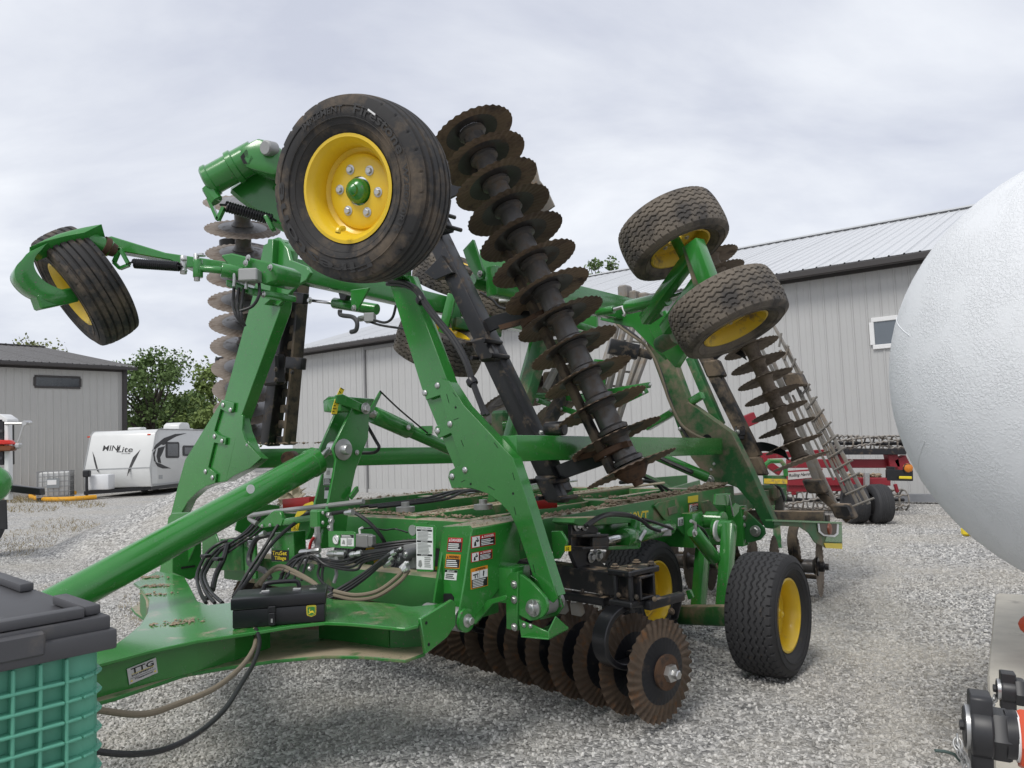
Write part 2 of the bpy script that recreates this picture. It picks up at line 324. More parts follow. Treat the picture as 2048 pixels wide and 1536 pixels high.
# loose stones on the near yard (uncountable): geometry nodes on a thin wedge sheet
def stones(name, zones, smin, smax):
    bb = B()
    for y0, y1 in zones: bb.face([V3((-y0*.86-.3, y0, .001)), V3((y0*.86+.3, y0, .001)), V3((y1*.86+.3, y1, .001)), V3((-y1*.86-.3, y1, .001))])
    me, c = bb.mesh(name, m_stone, smooth=0); o = put(name, me, None, Matrix.Translation(c)); kind(o, 'stuff')
    return o
def stone_nodes(o, dens, smin, smax, seed):
    ng = bpy.data.node_groups.new('stones', 'GeometryNodeTree')
    ng.interface.new_socket('Geometry', in_out='INPUT', socket_type='NodeSocketGeometry'); ng.interface.new_socket('Geometry', in_out='OUTPUT', socket_type='NodeSocketGeometry')
    gi = ng.nodes.new('NodeGroupInput'); go = ng.nodes.new('NodeGroupOutput'); L = ng.links.new
    dp = ng.nodes.new('GeometryNodeDistributePointsOnFaces'); dp.inputs['Density'].default_value = dens; dp.inputs['Seed'].default_value = seed
    ic = ng.nodes.new('GeometryNodeMeshIcoSphere'); ic.inputs['Radius'].default_value = 1; ic.inputs['Subdivisions'].default_value = 1
    ip = ng.nodes.new('GeometryNodeInstanceOnPoints')
    rr = ng.nodes.new('FunctionNodeRandomValue'); rr.data_type = 'FLOAT_VECTOR'; rr.inputs[0].default_value = (0, 0, 0); rr.inputs[1].default_value = (6.28, 6.28, 6.28)
    rs = ng.nodes.new('FunctionNodeRandomValue'); rs.data_type = 'FLOAT_VECTOR'; rs.inputs[0].default_value = (smin, smin, smin*.7); rs.inputs[1].default_value = (smax, smax*.8, smax*.6); rs.inputs['Seed'].default_value = 5
    sm = ng.nodes.new('GeometryNodeSetMaterial'); sm.inputs['Material'].default_value = m_stone
    po = ng.nodes.new('GeometryNodeInputPosition'); nz = ng.nodes.new('ShaderNodeTexNoise'); nz.inputs['Scale'].default_value = .9; nz.inputs['Detail'].default_value = 4; mr = ng.nodes.new('ShaderNodeMapRange'); mr.inputs[1].default_value = .36; mr.inputs[2].default_value = .58; mr.inputs[3].default_value = dens*.18; mr.inputs[4].default_value = dens*1.15
    L(po.outputs[0], nz.inputs['Vector']); L(nz.outputs[0], mr.inputs[0]); L(mr.outputs[0], dp.inputs['Density'])
    L(gi.outputs[0], dp.inputs['Mesh']); L(dp.outputs['Points'], ip.inputs['Points']); L(ic.outputs['Mesh'], sm.inputs['Geometry']); L(sm.outputs[0], ip.inputs['Instance'])
    L(rr.outputs[0], ip.inputs['Rotation']); L(rs.outputs[0], ip.inputs['Scale']); L(ip.outputs[0], go.inputs[0])
    md = o.modifiers.new('stones', 'NODES'); md.node_group = ng
stone_nodes(stones('loose_gravel', [(2.3, 8.5)], 0, 0), 1350, .006, .019, 3)
stone_nodes(stones('loose_gravel', [(8.5, 17)], 0, 0), 420, .007, .019, 8)
# gravel heap
def heap(name, c, rx, ry, h, n=40, seed=0):
    bb = B(); vs = []; fs = []
    for i in range(n+1):
        for j in range(n+1):
            x = -1+2*i/n; y = -1+2*j/n; r = math.hypot(x, y)
            z = h*max(0, 1-r)**.95*(1 if r < .98 else 0)
            p = V3((x*rx, y*ry, z-.03)); nn = mnoise.noise(V3((p.x*1.3+seed, p.y*1.3, 0)))
            p.z += nn*.12*min(1, z*3)+.02*mnoise.noise(p*9)*min(1, z*5); vs.append(c+p)
    for i in range(n):
        for j in range(n): a = i*(n+1)+j; fs.append([a, a+n+1, a+n+2, a+1])
    bb._a(vs, fs); return bb.obj(name, m_gravel, smooth=180)
kind(heap('gravel_heap', V3((pd(470, 1000, 15).x, 15, 0)), 3.3, 3.0, 1.34), 'structure')
# ================================================================ metal sheds
m_sid = mat('light_grey_siding', (.45, .45, .44), .42, .0, var=.05, vsc=1.2, dirt=(.33, .32, .30), amt=.12, dsc=1.5)
m_sid2 = mat('warm_grey_siding', (.48, .47, .445), .45, .0, var=.05, vsc=1.2)
m_roofw = mat('white_steel_roof', (.60, .61, .62), .35, .1, var=.04, vsc=1)
m_bronze = mat('dark_bronze_trim', (.045, .040, .038), .45, var=.08)
m_roofd = mat('dark_grey_roof', (.10, .095, .092), .5, var=.08, vsc=2)
m_glass = mat('dark_window_glass', (.020, .026, .032), .06, var=.2, vsc=2, spec=.9)
m_glassg = mat('grey_window_glass', (.12, .14, .16), .08, var=.1, vsc=2, spec=.8)
m_wtrim = mat('white_trim', (.75, .75, .74), .4, var=.03)
m_conc = mat('weathered_concrete', (.62, .58, .50), .9, dirt=(.20, .18, .16), amt=.26, dsc=2.6, var=.2, bump=.004, bsc=35)
def panel_mesh(name, w, h, mt, ribs=3, rh=.022, rw=.045):
    prof = []; st = w/ribs
    for i in range(ribs):
        x = i*st; prof += [(x, rh), (x+rw*.5, rh), (x+rw*.9, 0), (x+st*.5-.012, 0), (x+st*.5, rh*.3), (x+st*.5+.012, 0), (x+st-rw*.4, 0)]
    prof.append((w, rh)); K = len(prof)
    bb = B(); bb._a([V3((x, y, 0)) for x, y in prof]+[V3((x, y, h)) for x, y in prof], [[i, i+1, K+i+1, K+i] for i in range(K-1)])
    return bb.mesh(name, mt, smooth=0, origin=False)[0]
def shed(name, label, A, Bp, zA, depth, slope, msid, mroof, mtrim, oh=.45, tone=None):
    """front wall A->Bp (seen from the camera left to right) with the eave at zA, ridge `depth` behind"""
    d = (Bp-A); Ln = d.length; d.normalize(); nrm = V3((d.y, -d.x, 0))     # nrm points to the camera side
    if nrm.dot(CAM-A) < 0: nrm = -nrm
    t = thing(name, label, 'building', A); bk = -nrm
    core = B(); rz = zA+slope*depth
    prof = [V3((0, 0, -.02)), V3((0, 0, zA-.05)), bk*depth+ZU*(rz-.05), bk*depth*2+ZU*(zA-.05), bk*depth*2-ZU*.02]
    core.prism([A+bk*.03+q for q in prof], d*Ln); core.obj('wall', msid, t, smooth=0)
    pw_ = .915; me = panel_mesh('wall_panel', pw_, zA-.02, msid); k = int(Ln/pw_)
    for i in range(k): put('wall_panel', me, t, frame(A+d*(i*pw_)+nrm*(.004 if i % 2 else .001), ZU, d) if nrm.dot(ZU.cross(d)) > 0 else frame(A+d*((i+1)*pw_)+nrm*(.004 if i % 2 else .001), ZU, -d))
    up = (bk*depth+ZU*(slope*depth)); ul = up.length; un = up.normalized(); oh3 = -un*oh
    rm = panel_mesh('roof_panel', pw_, ul+oh, mroof, rh=.03)
    E0 = A-d*.3+ZU*(zA+.03)
    for i in range(k+1):
        x = d; zz = un; y = zz.cross(x)
        if y.z > 0: put('roof_panel', rm, t, frame(E0+d*(i*pw_)+oh3+y*(.004 if i % 2 else 0), zz, x))
        else: put('roof_panel', rm, t, frame(E0+d*((i+1)*pw_)+oh3-y*(.004 if i % 2 else 0), zz, -x))
    # far slope, one sheet
    B().prism([E0+up, E0+up+d*(Ln+.6), E0+bk*depth*2+d*(Ln+.6), E0+bk*depth*2], ZU*.03).obj('rear_roof', mroof, t, smooth=0)
    e = E0+oh3-ZU*.10
    B().box(e+nrm*.04, e+nrm*.04+d*(Ln+.6), .13, .15, ZU).obj('gutter', mtrim, t, bevel=.02)
    B().box(A+nrm*.2+ZU*(zA-.10), A+nrm*.2+d*Ln+ZU*(zA-.10), .40, .03, ZU).obj('soffit', mtrim, t)
    B().box(A+nrm*.03+ZU*(zA-.22), A+nrm*.03+d*Ln+ZU*(zA-.22), .05, .14, ZU).obj('frieze_trim', mtrim, t)
    B().box(A+nrm*.035+ZU*.06, A+nrm*.035+d*Ln+ZU*.06, .03, .14, ZU).obj('base_trim', msid, t)
    B().box(E0+up+ZU*.05, E0+up+d*(Ln+.6)+ZU*.05, .35, .05, ZU).obj('ridge_cap', mroof, t)
    return t, d, nrm, Ln
# big grey shed
P0 = pz(1850, 1003, 0); P1 = pz(740, 985, 0); wd_ = (P0-P1).normalized(); wn = V3((wd_.y, -wd_.x, 0))
RA = ppl(588, 985, P0, wn); RA.z = 0; RB = P0+wd_*9; RB.z = 0
eo = P0+wn*.45; ez = [ppl(x, y, eo, wn).z for x, y in ((1860, 505), (1545, 556), (650, 683))]; zE = sum(ez)/3+.1
big, bd, bn, bL = shed('metal_shed', 'large light grey metal shed with white ribbed roof behind the machines', RA, RB, zE, 10.5, .31, m_sid, m_roofw, m_bronze)
def quad_box(name, pts, n, th, mt, par, bev=0.): return B().prism([p for p in pts], n*th).obj(name, mt, par, bevel=bev)
def wall_rect(x0, y0, x1, y1, P, n, off):   # upright rectangle on a wall from two photo corners
    a = ppl(x0, y0, P, n); c = ppl(x1, y1, P, n); dd = V3((n.y, -n.x, 0)); dd = dd if dd.x > 0 else -dd
    w = (c-a).dot(dd); h = a.z-c.z; tl = a+n*off; return tl, tl+dd*w, tl+dd*w-ZU*h, tl-ZU*h, dd
def window(par, x0, y0, x1, y1, P, n, mf, mg, fw=.09, w=None):
    tl, tr, brr, bl, dd = wall_rect(x0, y0, x1, y1, P, n, .03)
    if w: tr = tl+dd*w; brr = bl+dd*w
    h = (tl-bl).length; bb = B()
    for a, c_ in ((tl, tr), (bl, brr)): bb.box(a, c_, .07, fw, ZU)
    for a, c_ in ((tl-ZU*fw/2, bl+ZU*fw/2), (tr-ZU*fw/2, brr+ZU*fw/2)): bb.box(a, c_, fw, .066, n)
    fr = bb.obj('window', mf, par, bevel=.008)
    B().prism([tl, tr, brr, bl], n*.006).obj('pane', mg, fr); return fr
window(big, 1743, 641, 1800, 690, P0, wn, m_wtrim, m_glassg, .10, 1.5)
s0 = ppl(737, 985, P0, wn); s0.z = 0
B().box(s0+wn*.05, s0+wn*.05+ZU*(zE-.35), .07, .06, wn).obj('door_edge_trim', mat('grey_trim', (.25, .25, .25), .5), big)
B().box(s0+wn*.06+ZU*(zE-.36), s0+wn*.06+wd_*7.2+ZU*(zE-.36), .10, .10, ZU).obj('door_track', MATS['grey_trim'], big)
bo = ppl(727, 984, P0, wn)+wn*1.2; bo.z = 0
bt = thing('bollard', 'short round grey steel bollard standing by the shed wall', 'bollard', bo)
B().lathe(bo, ZU, [(.085, 0), (.085, 1.0), (.07, 1.05), (.03, 1.08)], 16).obj('post', mat('galvanised_pipe', (.42, .42, .43), .45, .4), bt)
B().lathe(bo, ZU, [(.16, 0), (.15, .03), (.09, .05)], 14).obj('footing', m_conc, bt)
# left shed
LB = pd(252, 985, 36); LB.z = 0; LA_ = pz(12, 997, 0); ld = (LB-LA_).normalized(); LA = LB-ld*15; LA.z = 0
ln = V3((ld.y, -ld.x, 0)); zL = (ppl(250, 732, LB, ln).z+ppl(5, 721, LB, ln).z)/2
lft, d2, n2, _ = shed('workshop_building', 'warm grey metal building with dark bronze trim and small dark window', LA, LB, zL, 11, .185, m_sid2, m_roofd, m_bronze)
window(lft, 69, 752, 160, 776, LB, ln, m_bronze, m_glass, .09)
B().box(LB+n2*.05-ld*.08, LB+n2*.05-ld*.08+ZU*(zL-.02), .18, .12, n2).obj('corner_trim', m_bronze, lft)
# ================================================================ trees
m_bark = mat('grey_bark', (.07, .058, .047), .9, var=.3, vsc=20, bump=.01, bsc=25)
def leafmat(n_, c, v=.45):
    m = mat(n_, c, .6, var=v, vsc=1.6, spec=.2); p = [x for x in m.node_tree.nodes if x.type == 'BSDF_PRINCIPLED'][0]
    p.inputs['Subsurface Weight'].default_value = 0.0; return m
m_lf1 = leafmat('dark_oak_leaves', (.125, .19, .065)); m_lf2 = leafmat('spring_leaves', (.17, .23, .07)); m_lf3 = leafmat('yellow_green_leaves', (.19, .21, .075))
def tree(name, label, base, H, R, mleaf, nl=4200, seed=1, trunk=.3, lo=.32, leaf=.13, flat=.8, group=None, clumps=26):
    r = random.Random(seed); t = thing(name, label, 'tree', base, group); bb = B(); tips = []
    top = base+V3((r.uniform(-.3, .3), r.uniform(-.3, .3), H*.78))
    bb.tube(catmull([base-ZU*.2, base.lerp(top, .35)+V3((r.uniform(-.2, .2), 0, 0)), base.lerp(top, .7)+V3((r.uniform(-.3, .3), 0, 0)), top], 4), trunk, 8, r2=trunk*.2)
    for k in range(clumps):
        a = k*2.4+r.random(); q = r.random()**.6; z = lo+(1-lo)*(.08+.9*r.random()); sp = R*math.sqrt(max(.05, 1-((z-(lo+(1-lo)*.42))/(.62*(1-lo)+.02))**2))*(.35+.65*q)
        e_ = base+V3((math.cos(a)*sp, math.sin(a)*sp*.9, H*z*.97)); s_ = base.lerp(top, max(.2, min(.9, z-.28)))
        mid = s_.lerp(e_, .55)+V3((r.uniform(-.2, .2), r.uniform(-.2, .2), r.uniform(-.1, .25)))
        bb.tube([s_, mid, e_], trunk*.32, 5, r2=.02); tips.append((e_, R*r.uniform(.20, .36)))
        tips.append((mid.lerp(e_, .5)+V3((r.uniform(-.4, .4), r.uniform(-.4, .4), r.uniform(0, .5))), R*r.uniform(.14, .24)))
    bb.obj('trunk', m_bark, t)
    lb = B(); vs = []; fs = []
    for i in range(nl):
        c, rad = tips[r.randrange(len(tips))]
        dv = V3((r.gauss(0, 1), r.gauss(0, 1), r.gauss(0, 1)*flat)); dv = dv.normalized()*(r.random()**.45)*rad
        p = c+dv; s_ = leaf*r.uniform(.6, 1.4); n_ = V3((r.gauss(0, 1), r.gauss(0, 1), r.gauss(0, 1)+.7)).normalized(); u, w = perp(n_); a = r.random()*6.3
        x = (u*math.cos(a)+w*math.sin(a))*s_; y = (w*math.cos(a)-u*math.sin(a))*s_*.6; k = len(vs)
        vs += [p-x, p-y*.9+n_*s_*.15, p+x, p+y]; fs.append([k, k+1, k+2, k+3])
    lb._a(vs, fs); lb.obj('crown', mleaf, t, smooth=0); return t
def gp(x, Y): p = pd(x, 900, Y); p.z = 0; return p
tree('oak_tree', 'spreading dark green oak with forked trunk beside the grey workshop', gp(306, 50), 8.3, 3.3, m_lf1, 9000, 3, .34, .28, .12, clumps=34)
tree('ash_tree', 'tall thin-leaved tree showing above the workshop roof', gp(50, 55), 10.1, 3.2, m_lf3, 4200, 5, .25, .55, .12)
tree('leaning_tree', 'light green tree behind the raised disc column', gp(452, 44), 7.3, 2.5, m_lf2, 8000, 9, .25, .1, .13)
for i, (x, Y, H, R, m_, lab) in enumerate(((362, 60, 6.2, 3.2, m_lf1, 'low dark bushy tree above the roof of the white trailer'), (262, 62, 5.6, 3.0, m_lf1, 'low dark bushy tree against the corner of the grey workshop'), (412, 56, 6.0, 3.0, m_lf2, 'low light green bushy tree beside the raised disc column'), (470, 66, 6.0, 3.4, m_lf1, 'dark bushy tree behind the light green leaning tree'))):
    tree('bushy_tree', lab, gp(x, Y), H, R, m_, 8000, 20+i, .2, .05, .17, group='low trees beyond the yard')
tree('maple_tree', 'treetop showing just above the white shed roof ridge', gp(1222, 52), 14.1, 1.7, m_lf1, 3000, 31, .3, .6, .13)
# ================================================================ weeds in the gravel
m_weed = mat('dry_weeds', (.24, .19, .09), .8, var=.5, vsc=4)
bb = B(); vs = []; fs = []
def weeds(cx, cy, rx, ry, n, h, px=True):
    for i in range(n):
        a = rnd.random()*6.3; q = math.sqrt(rnd.random()); p = pz(cx+rx*q*math.cos(a), cy+ry*q*math.sin(a), 0)
        hh = h*.55*rnd.uniform(.4, 1.3); w = .0045*max(1, p.y/12); k = len(vs); a = rnd.random()*6.3
        ln_ = V3((rnd.gauss(0, .7), rnd.gauss(0, .7), 1))*hh; s_ = V3((math.cos(a), math.sin(a), 0))*w
        vs.extend([p-s_, p+s_, p+ln_]); fs.append([k, k+1, k+2])
for args in ((60, 1080, 60, 22, 260, .12), (130, 1052, 70, 14, 330, .14), (30, 1100, 40, 14, 200, .1), (60, 1018, 60, 8, 260, .2), (170, 1010, 45, 7, 200, .2), (30, 1002, 40, 5, 300, .35), (110, 1003, 60, 5, 260, .3), (265, 1215, 30, 26, 200, .05), (300, 1245, 30, 22, 200, .05), (130, 1180, 60, 14, 120, .06), (300, 1062, 70, 16, 120, .08), (1700, 1110, 40, 12, 14, .05)): weeds(*args)
bb._a(vs, fs); kind(bb.obj('weeds', m_weed, smooth=0), 'stuff')
# ================================================================ white travel trailer
m_rv = mat('white_fibreglass', (.66, .665, .65), .35, var=.07, vsc=2.2, coat=.2); m_lamp = mat('amber_lens', (.55, .06, .02), .2, var=.1)
FR = pd(300, 974, 30.0); FL = pd(168, 974, 30.2); FR.z = FL.z = 0
fd = (FR-FL).normalized(); bkd = V3((-fd.y, fd.x, 0)); W_ = (FR-FL).length
rv = thing('travel_trailer', 'white travel trailer with black swoosh graphics beside the grey workshop', 'trailer', FL)
def rp(a, s, z): return FL+fd*a+bkd*s+ZU*z      # across, back, up
zt = ppl(310, 858, FR+bkd*.5, bkd).z; zb = .36
prof = [(.12, zb), (0, zb+.75), (.42, zt-.16), (.60, zt-.02), (.9, zt), (7.5, zt), (7.7, zt-.15), (7.7, zb)]
B().prism([rp(0, s, z) for s, z in prof], fd*W_).obj('body', m_rv, rv, bevel=.05, seg=2)
B().prism([rp(.1, s, z) for s, z in ((.25, zb-.14), (.25, zb-.003), (7.6, zb-.003), (7.6, zb-.14))], fd*(W_-.2)).obj('chassis', m_blackc, rv)
sn = (rp(0, .42, zt-.16)-rp(0, 0, zb+.75)).cross(fd).normalized()
fp0 = rp(0, 0, zb+.75)
def fq(x, y): return ppl(x, y, fp0, sn)
def fdec(name, x0, y0, x1, y1, txt, skew=0):
    D = Decal(fq(x0+skew, y0), fq(x1+skew, y0-.4), fq(x1, y1-.4), fq(x0, y1), m_rv, .004); D.text(txt, 0, 0, 1, 1, m_ink, 2); return D.obj(name, rv)
fdec('lettering', 205, 891, 239, 902, 'MINI', 2.5); fdec('lettering', 233, 893.5, 265, 905, 'Lite', 3); fdec('lettering', 243, 906, 261, 908.5, 'LIGHT & ROOMIER', 0)
for pts in ([(185, 903), (190, 915), (198, 946), (193, 940), (188, 922)], [(281, 899), (272, 918), (254, 953), (257, 938), (266, 915)]):
    B().prism([fq(x, y)-sn*.0 for x, y in pts], sn*.006 if sn.dot(CAM-fp0) > 0 else -sn*.006).obj('graphic_stripe', m_ink, rv, smooth=0)
sp0 = rp(W_, 0, 0)
def sq(x, y): return ppl(x, y, sp0, fd)
def spoly(name, pts, mt, off=.008, th=.02): return B().prism([sq(x, y)+fd*.001 for x, y in pts], fd*off).obj(name, mt, rv, smooth=0)
spoly('graphic_swoosh', [(303, 902), (312, 889), (328, 876), (350, 868), (373, 866.5), (352, 873), (336, 882), (328, 890), (322, 889), (312, 897)], m_ink)
spoly('graphic_swoosh', [(316, 896), (330, 892), (325, 905), (320, 915), (322, 926), (316, 925), (313, 912)], m_ink)
spoly('graphic_swoosh', [(306, 906), (312, 897), (309, 910), (311, 922), (316, 928), (308, 922)], m_ink)
spoly('graphic_swoosh', [(310, 925), (320, 927), (330, 932), (342, 937), (325, 937), (315, 933)], m_ink)
for x0, y0, x1, y1 in ((331, 884, 358, 916), (365, 891, 392, 912), (420, 888, 450, 912)):
    f_ = spoly('window', [(x0+2, y0), (x1-2, y0), (x1, y0+3), (x1, y1-3), (x1-2, y1), (x0+2, y1), (x0, y1-3), (x0, y0+3)], m_ink, .02)
    B().prism([sq(x, y)+fd*.021 for x, y in ((x0+3, y0+4), (x1-3, y0+4), (x1-3, y1-4), (x0+3, y1-4))], fd*.004).obj('pane', m_glass, f_, smooth=0)
spoly('hatch', [(303, 933), (314, 933), (314, 967), (303, 967)], m_rv, .014)
for x, y in ((178, 874), (298, 869)): B().blk(fq(x, y)-sn*.0, .13, .05, .06, fd, bkd).obj('marker_light', m_lamp, rv, bevel=.01)
B().blk(rp(W_-.02, .2, .83), .06, .1, .05).obj('marker_light', m_lamp, rv)
a_ = rp(W_*.62, 3.2, zt)
B().prism([a_+bkd*s+ZU*z for s, z in ((-.4, -.01), (-.36, .22), (-.15, .32), (.45, .32), (.55, .2), (.6, -.01))], fd*.72).obj('roof_air_conditioner', m_rv, rv, bevel=.05, seg=2)
for s_ in (1.4, 5.4): B().blk(rp(W_*.5, s_, zt+.06), .55, .5, .12).obj('roof_vent', m_rv, rv, bevel=.04)
pc = rp(W_*.40, -.55, zb-.02)
B().prism([pc+fd*x+bkd*y for x, y in ((-.42, -.2), (-.30, -.3), (.05, -.3), (.42, -.24), (.42, .2), (-.42, .2))], ZU*.58).obj('propane_cover', mat('white_plastic', (.70, .71, .72), .4, var=.04), rv, bevel=.05, seg=2)
jb = rp(W_*.30, -1.05, 0)
B().box(jb, jb+ZU*1.0, .07, .07).obj('jack', m_blackc, rv); B().blk(jb+ZU*.98, .26, .2, .26).obj('jack_head', m_blackc, rv, bevel=.04); B().blk(jb+ZU*.02, .25, .2, .04).obj('jack_foot', m_blackc, rv)
for s_ in (.12, .88): B().box(rp(W_*s_, .3, zb-.08), rp(W_*.30, -1.15, zb-.1), .08, .13, ZU).obj('drawbar', m_blackc, rv)
for s_ in (3.9, 4.8):
    for x_ in (.1, W_-.22): B().lathe(rp(x_, s_, .33), fd, [(.33, 0), (.34, .04), (.34, .18), (.33, .22)], 20).obj('wheel', m_tyre, rv)
m_seam = mat('grey_seam_trim', (.38, .39, .39), .45, var=.05)
B().tube([rp(W_+.004, s, z) for s, z in prof], .022, 6).obj('corner_trim', m_seam, rv); B().tube([rp(-.004, s, z) for s, z in prof], .022, 6).obj('corner_trim', m_seam, rv)
B().box(rp(W_+.012, .2, zb+.05), rp(W_+.012, 7.6, zb+.05), .02, .07, ZU).obj('skirt_trim', m_seam, rv); B().box(rp(0, -.004, zb+.75), rp(W_, -.004, zb+.75), .014, .03, ZU).obj('belt_trim', m_seam, rv)
for s_ in (1.05, 5.9): spoly('vent', [(0, 0)]*0 or [(305+s_*12, 950), (312+s_*12, 950), (312+s_*12, 958), (305+s_*12, 958)], m_seam, .012)
# ================================================================ caged liquid tote
m_ibc = mat('milky_plastic', (.62, .62, .60), .5, var=.06, vsc=4); m_galv = mat('galvanised_wire', (.30, .30, .30), .45, .5)
ic = gp(112, 29.6); it = thing('liquid_tote', 'white caged plastic liquid tote standing before the grey workshop', 'tote', ic)
X_ = V3((.93, .36, 0)); Y_ = V3((-.36, .93, 0))
B().blk(ic+ZU*.62, 1.0, .9, .92, X_, Y_).obj('bottle', m_ibc, it, bevel=.07, seg=2)
bb = B()
for i in range(7):
    for s_ in (-1, 1):
        bb.box(ic+X_*(-.54+.18*i)+Y_*.49*s_+ZU*.14, ic+X_*(-.54+.18*i)+Y_*.49*s_+ZU*1.12, .022, .022)
        bb.box(ic+X_*.54*s_+Y_*(-.48+.16*i)+ZU*.14, ic+X_*.54*s_+Y_*(-.48+.16*i)+ZU*1.12, .022, .022)
for i in range(6):
    z = .16+.19*i
    for s_ in (-1, 1):
        bb.box(ic-X_*.56+Y_*.505*s_+ZU*z, ic+X_*.56+Y_*.505*s_+ZU*z, .02, .028, ZU); bb.box(ic-Y_*.5+X_*.555*s_+ZU*z, ic+Y_*.5+X_*.555*s_+ZU*z, .02, .028, ZU)
bb.obj('cage', m_galv, it)
B().blk(ic+ZU*.07, 1.1, 1.0, .13, X_, Y_).obj('pallet', m_blackc, it); B().blk(ic-Y_*.525+ZU*.66, .42, .012, .36, X_, Y_).obj('label_plate', mat('grey_label', (.25, .27, .28), .5), it); B().blk(ic-Y_*.534-X_*.04+ZU*.7, .3, .008, .18, X_, Y_).obj('paper_label', m_white, it)
m_yp = mat('yellow_pipe', (.70, .34, .012), .5, var=.12)
tag(B().tube(catmull([pz(x, y, .09) for x, y in ((150, 985.5), (100, 986), (66, 989), (62, 993.5), (78, 997.5), (110, 998.5), (150, 997), (192, 994))], 6), .085, 10).obj('yellow_hose', m_yp), 'fat yellow hose lying in the weeds before the caged tote', 'hose')
# ================================================================ left edge: parked vehicle tail
vp = pd(0, 1000, 13); vp.z = 0
vt = thing('parked_truck', 'dark parked truck tail with red lamp and black mud flap', 'truck', vp)
def q13(x, y, dY=0.): return pd(x, y, 13+dY)
def pl13(name, pts, mt, th=.15, bev=.01, dY=0.): return B().prism([q13(x, y, dY) for x, y in pts], V3((0, th, 0))).obj(name, mt, vt, bevel=bev)
pl13('tail_panel', [(-60, 838), (6, 838), (7, 930), (-60, 930)], m_blackc, .3)
for i in range(4): B().box(q13(-40, 862+i*18, -.02), q13(5, 862+i*18, -.02), .03, .05, ZU).obj('slat', mat('dark_grey_plastic', (.05, .05, .055), .5), vt)
pl13('corner_post', [(8, 838), (16, 845), (18, 1000), (8, 1000)], m_wtrim, .12)
pl13('roof_cap', [(-60, 826), (0, 828), (15, 838), (15, 844), (-60, 838)], m_wtrim, .3)
pl13('stop_lamp', [(-40, 880), (16, 880), (22, 889), (-40, 890)], mat('red_lens', (.6, .02, .01), .2), .16, .015, -.12)
pl13('turn_lamp', [(-40, 892), (20, 891), (24, 896), (21, 902), (-40, 904)], mat('smoked_amber_lens', (.16, .045, .01), .2, var=.5, vsc=20), .16, .015, -.12)
B().tube([q13(10, 847), q13(50, 847), q13(60, 847)], .022, 8).obj('mirror_rod', m_zinc, vt); B().tube([q13(48, 849), q13(40, 875), q13(34, 892), q13(22, 896)], .018, 8).obj('mirror_arm', m_zinc, vt)
B().lathe(q13(48, 846, -.08), V3((0, 1, 0)), [(.04, 0), (.045, .16)], 12).obj('rod_joint', m_zinc, vt); B().blk(q13(37, 892), .10, .1, .09).obj('arm_clamp', m_zinc, vt, bevel=.02)
pl13('drawbar', [(10, 969), (80, 977), (81, 991), (10, 983)], m_blackc, .14)
pl13('mud_flap', [(-30, 1000), (12, 1000), (14, 1059), (-30, 1059)], m_tyre, .03)
B().lathe(q13(-40, 1040, .15), V3((1, 0, 0)), [(.40, -.2), (.48, -.14), (.48, .14), (.40, .2)], 24).obj('wheel', m_tyre, vt)
B().tube(catmull([q13(-64, 945, -.6), q13(-32, 948, -.6), q13(-10, 958, -.6), q13(-4, 968, -.6), q13(-12, 980, -.6), q13(-34, 990, -.6), q13(-64, 995, -.6)], 5), .20, 12).obj('green_fender', m_greenc, vt)
# ================================================================ big white tank at the right
m_tank = mat('crusted_white_paint', (.74, .755, .77), .8, dirt=(.50, .51, .52), amt=.10, dsc=24, var=.05, vsc=4, spec=.2)
_t = m_tank.node_tree; _p = [x for x in _t.nodes if x.type == 'BSDF_PRINCIPLED'][0]; _g = [x for x in _t.nodes if x.type == 'NEW_GEOMETRY'][0]
_n = N(_t, 'ShaderNodeTexNoise'); _n.inputs['Scale'].default_value = 95; _n.inputs['Detail'].default_value = 4; _n.inputs['Distortion'].default_value = .8; _t.links.new(_g.outputs['Position'], _n.inputs[0])
_r = N(_t, 'ShaderNodeMapRange'); _r.inputs[1].default_value = .44; _r.inputs[2].default_value = .60; _t.links.new(_n.outputs[0], _r.inputs[0])
_n2 = N(_t, 'ShaderNodeTexNoise'); _n2.inputs['Scale'].default_value = 5; _n2.inputs['Detail'].default_value = 3; _t.links.new(_g.outputs['Position'], _n2.inputs[0])
_r2 = N(_t, 'ShaderNodeMapRange'); _r2.inputs[1].default_value = .38; _r2.inputs[2].default_value = .58; _r2.inputs[3].default_value = .12; _t.links.new(_n2.outputs[0], _r2.inputs[0])
_m = N(_t, 'ShaderNodeMath', operation='MULTIPLY'); _t.links.new(_r.outputs[0], _m.inputs[0]); _t.links.new(_r2.outputs[0], _m.inputs[1])
_b = N(_t, 'ShaderNodeBump'); _b.inputs['Strength'].default_value = .5; _b.inputs['Distance'].default_value = .0042; _t.links.new(_m.outputs[0], _b.inputs['Height']); _t.links.new(_b.outputs[0], _p.inputs['Normal'])
TY = 3.05; tcn = pd(2306, 742, TY); TR = 470/FPX*TY*1.012; tax = V3((.93, .36, 0)).normalized()
tk = thing('storage_tank', 'huge white storage tank with crusted flaking paint on concrete cradles', 'tank', V3((tcn.x, tcn.y, 0)))
prof = [(max(.001, TR*math.sin(a)), TR*(1-math.cos(a))-TR) for a in [math.pi/2*i/20 for i in range(21)]]+[(TR, 1.6), (TR*1.004, 1.62), (TR*1.004, 1.66), (TR, 1.68), (TR, 4.2)]+[(TR*math.cos(a)+.001, 4.2+TR*math.sin(a)) for a in [math.pi/2*i/8 for i in range(1, 9)]]
B().lathe(tcn, tax, prof, 64).obj('shell', m_tank, tk, smooth=60)
u_, w_ = perp(tax)
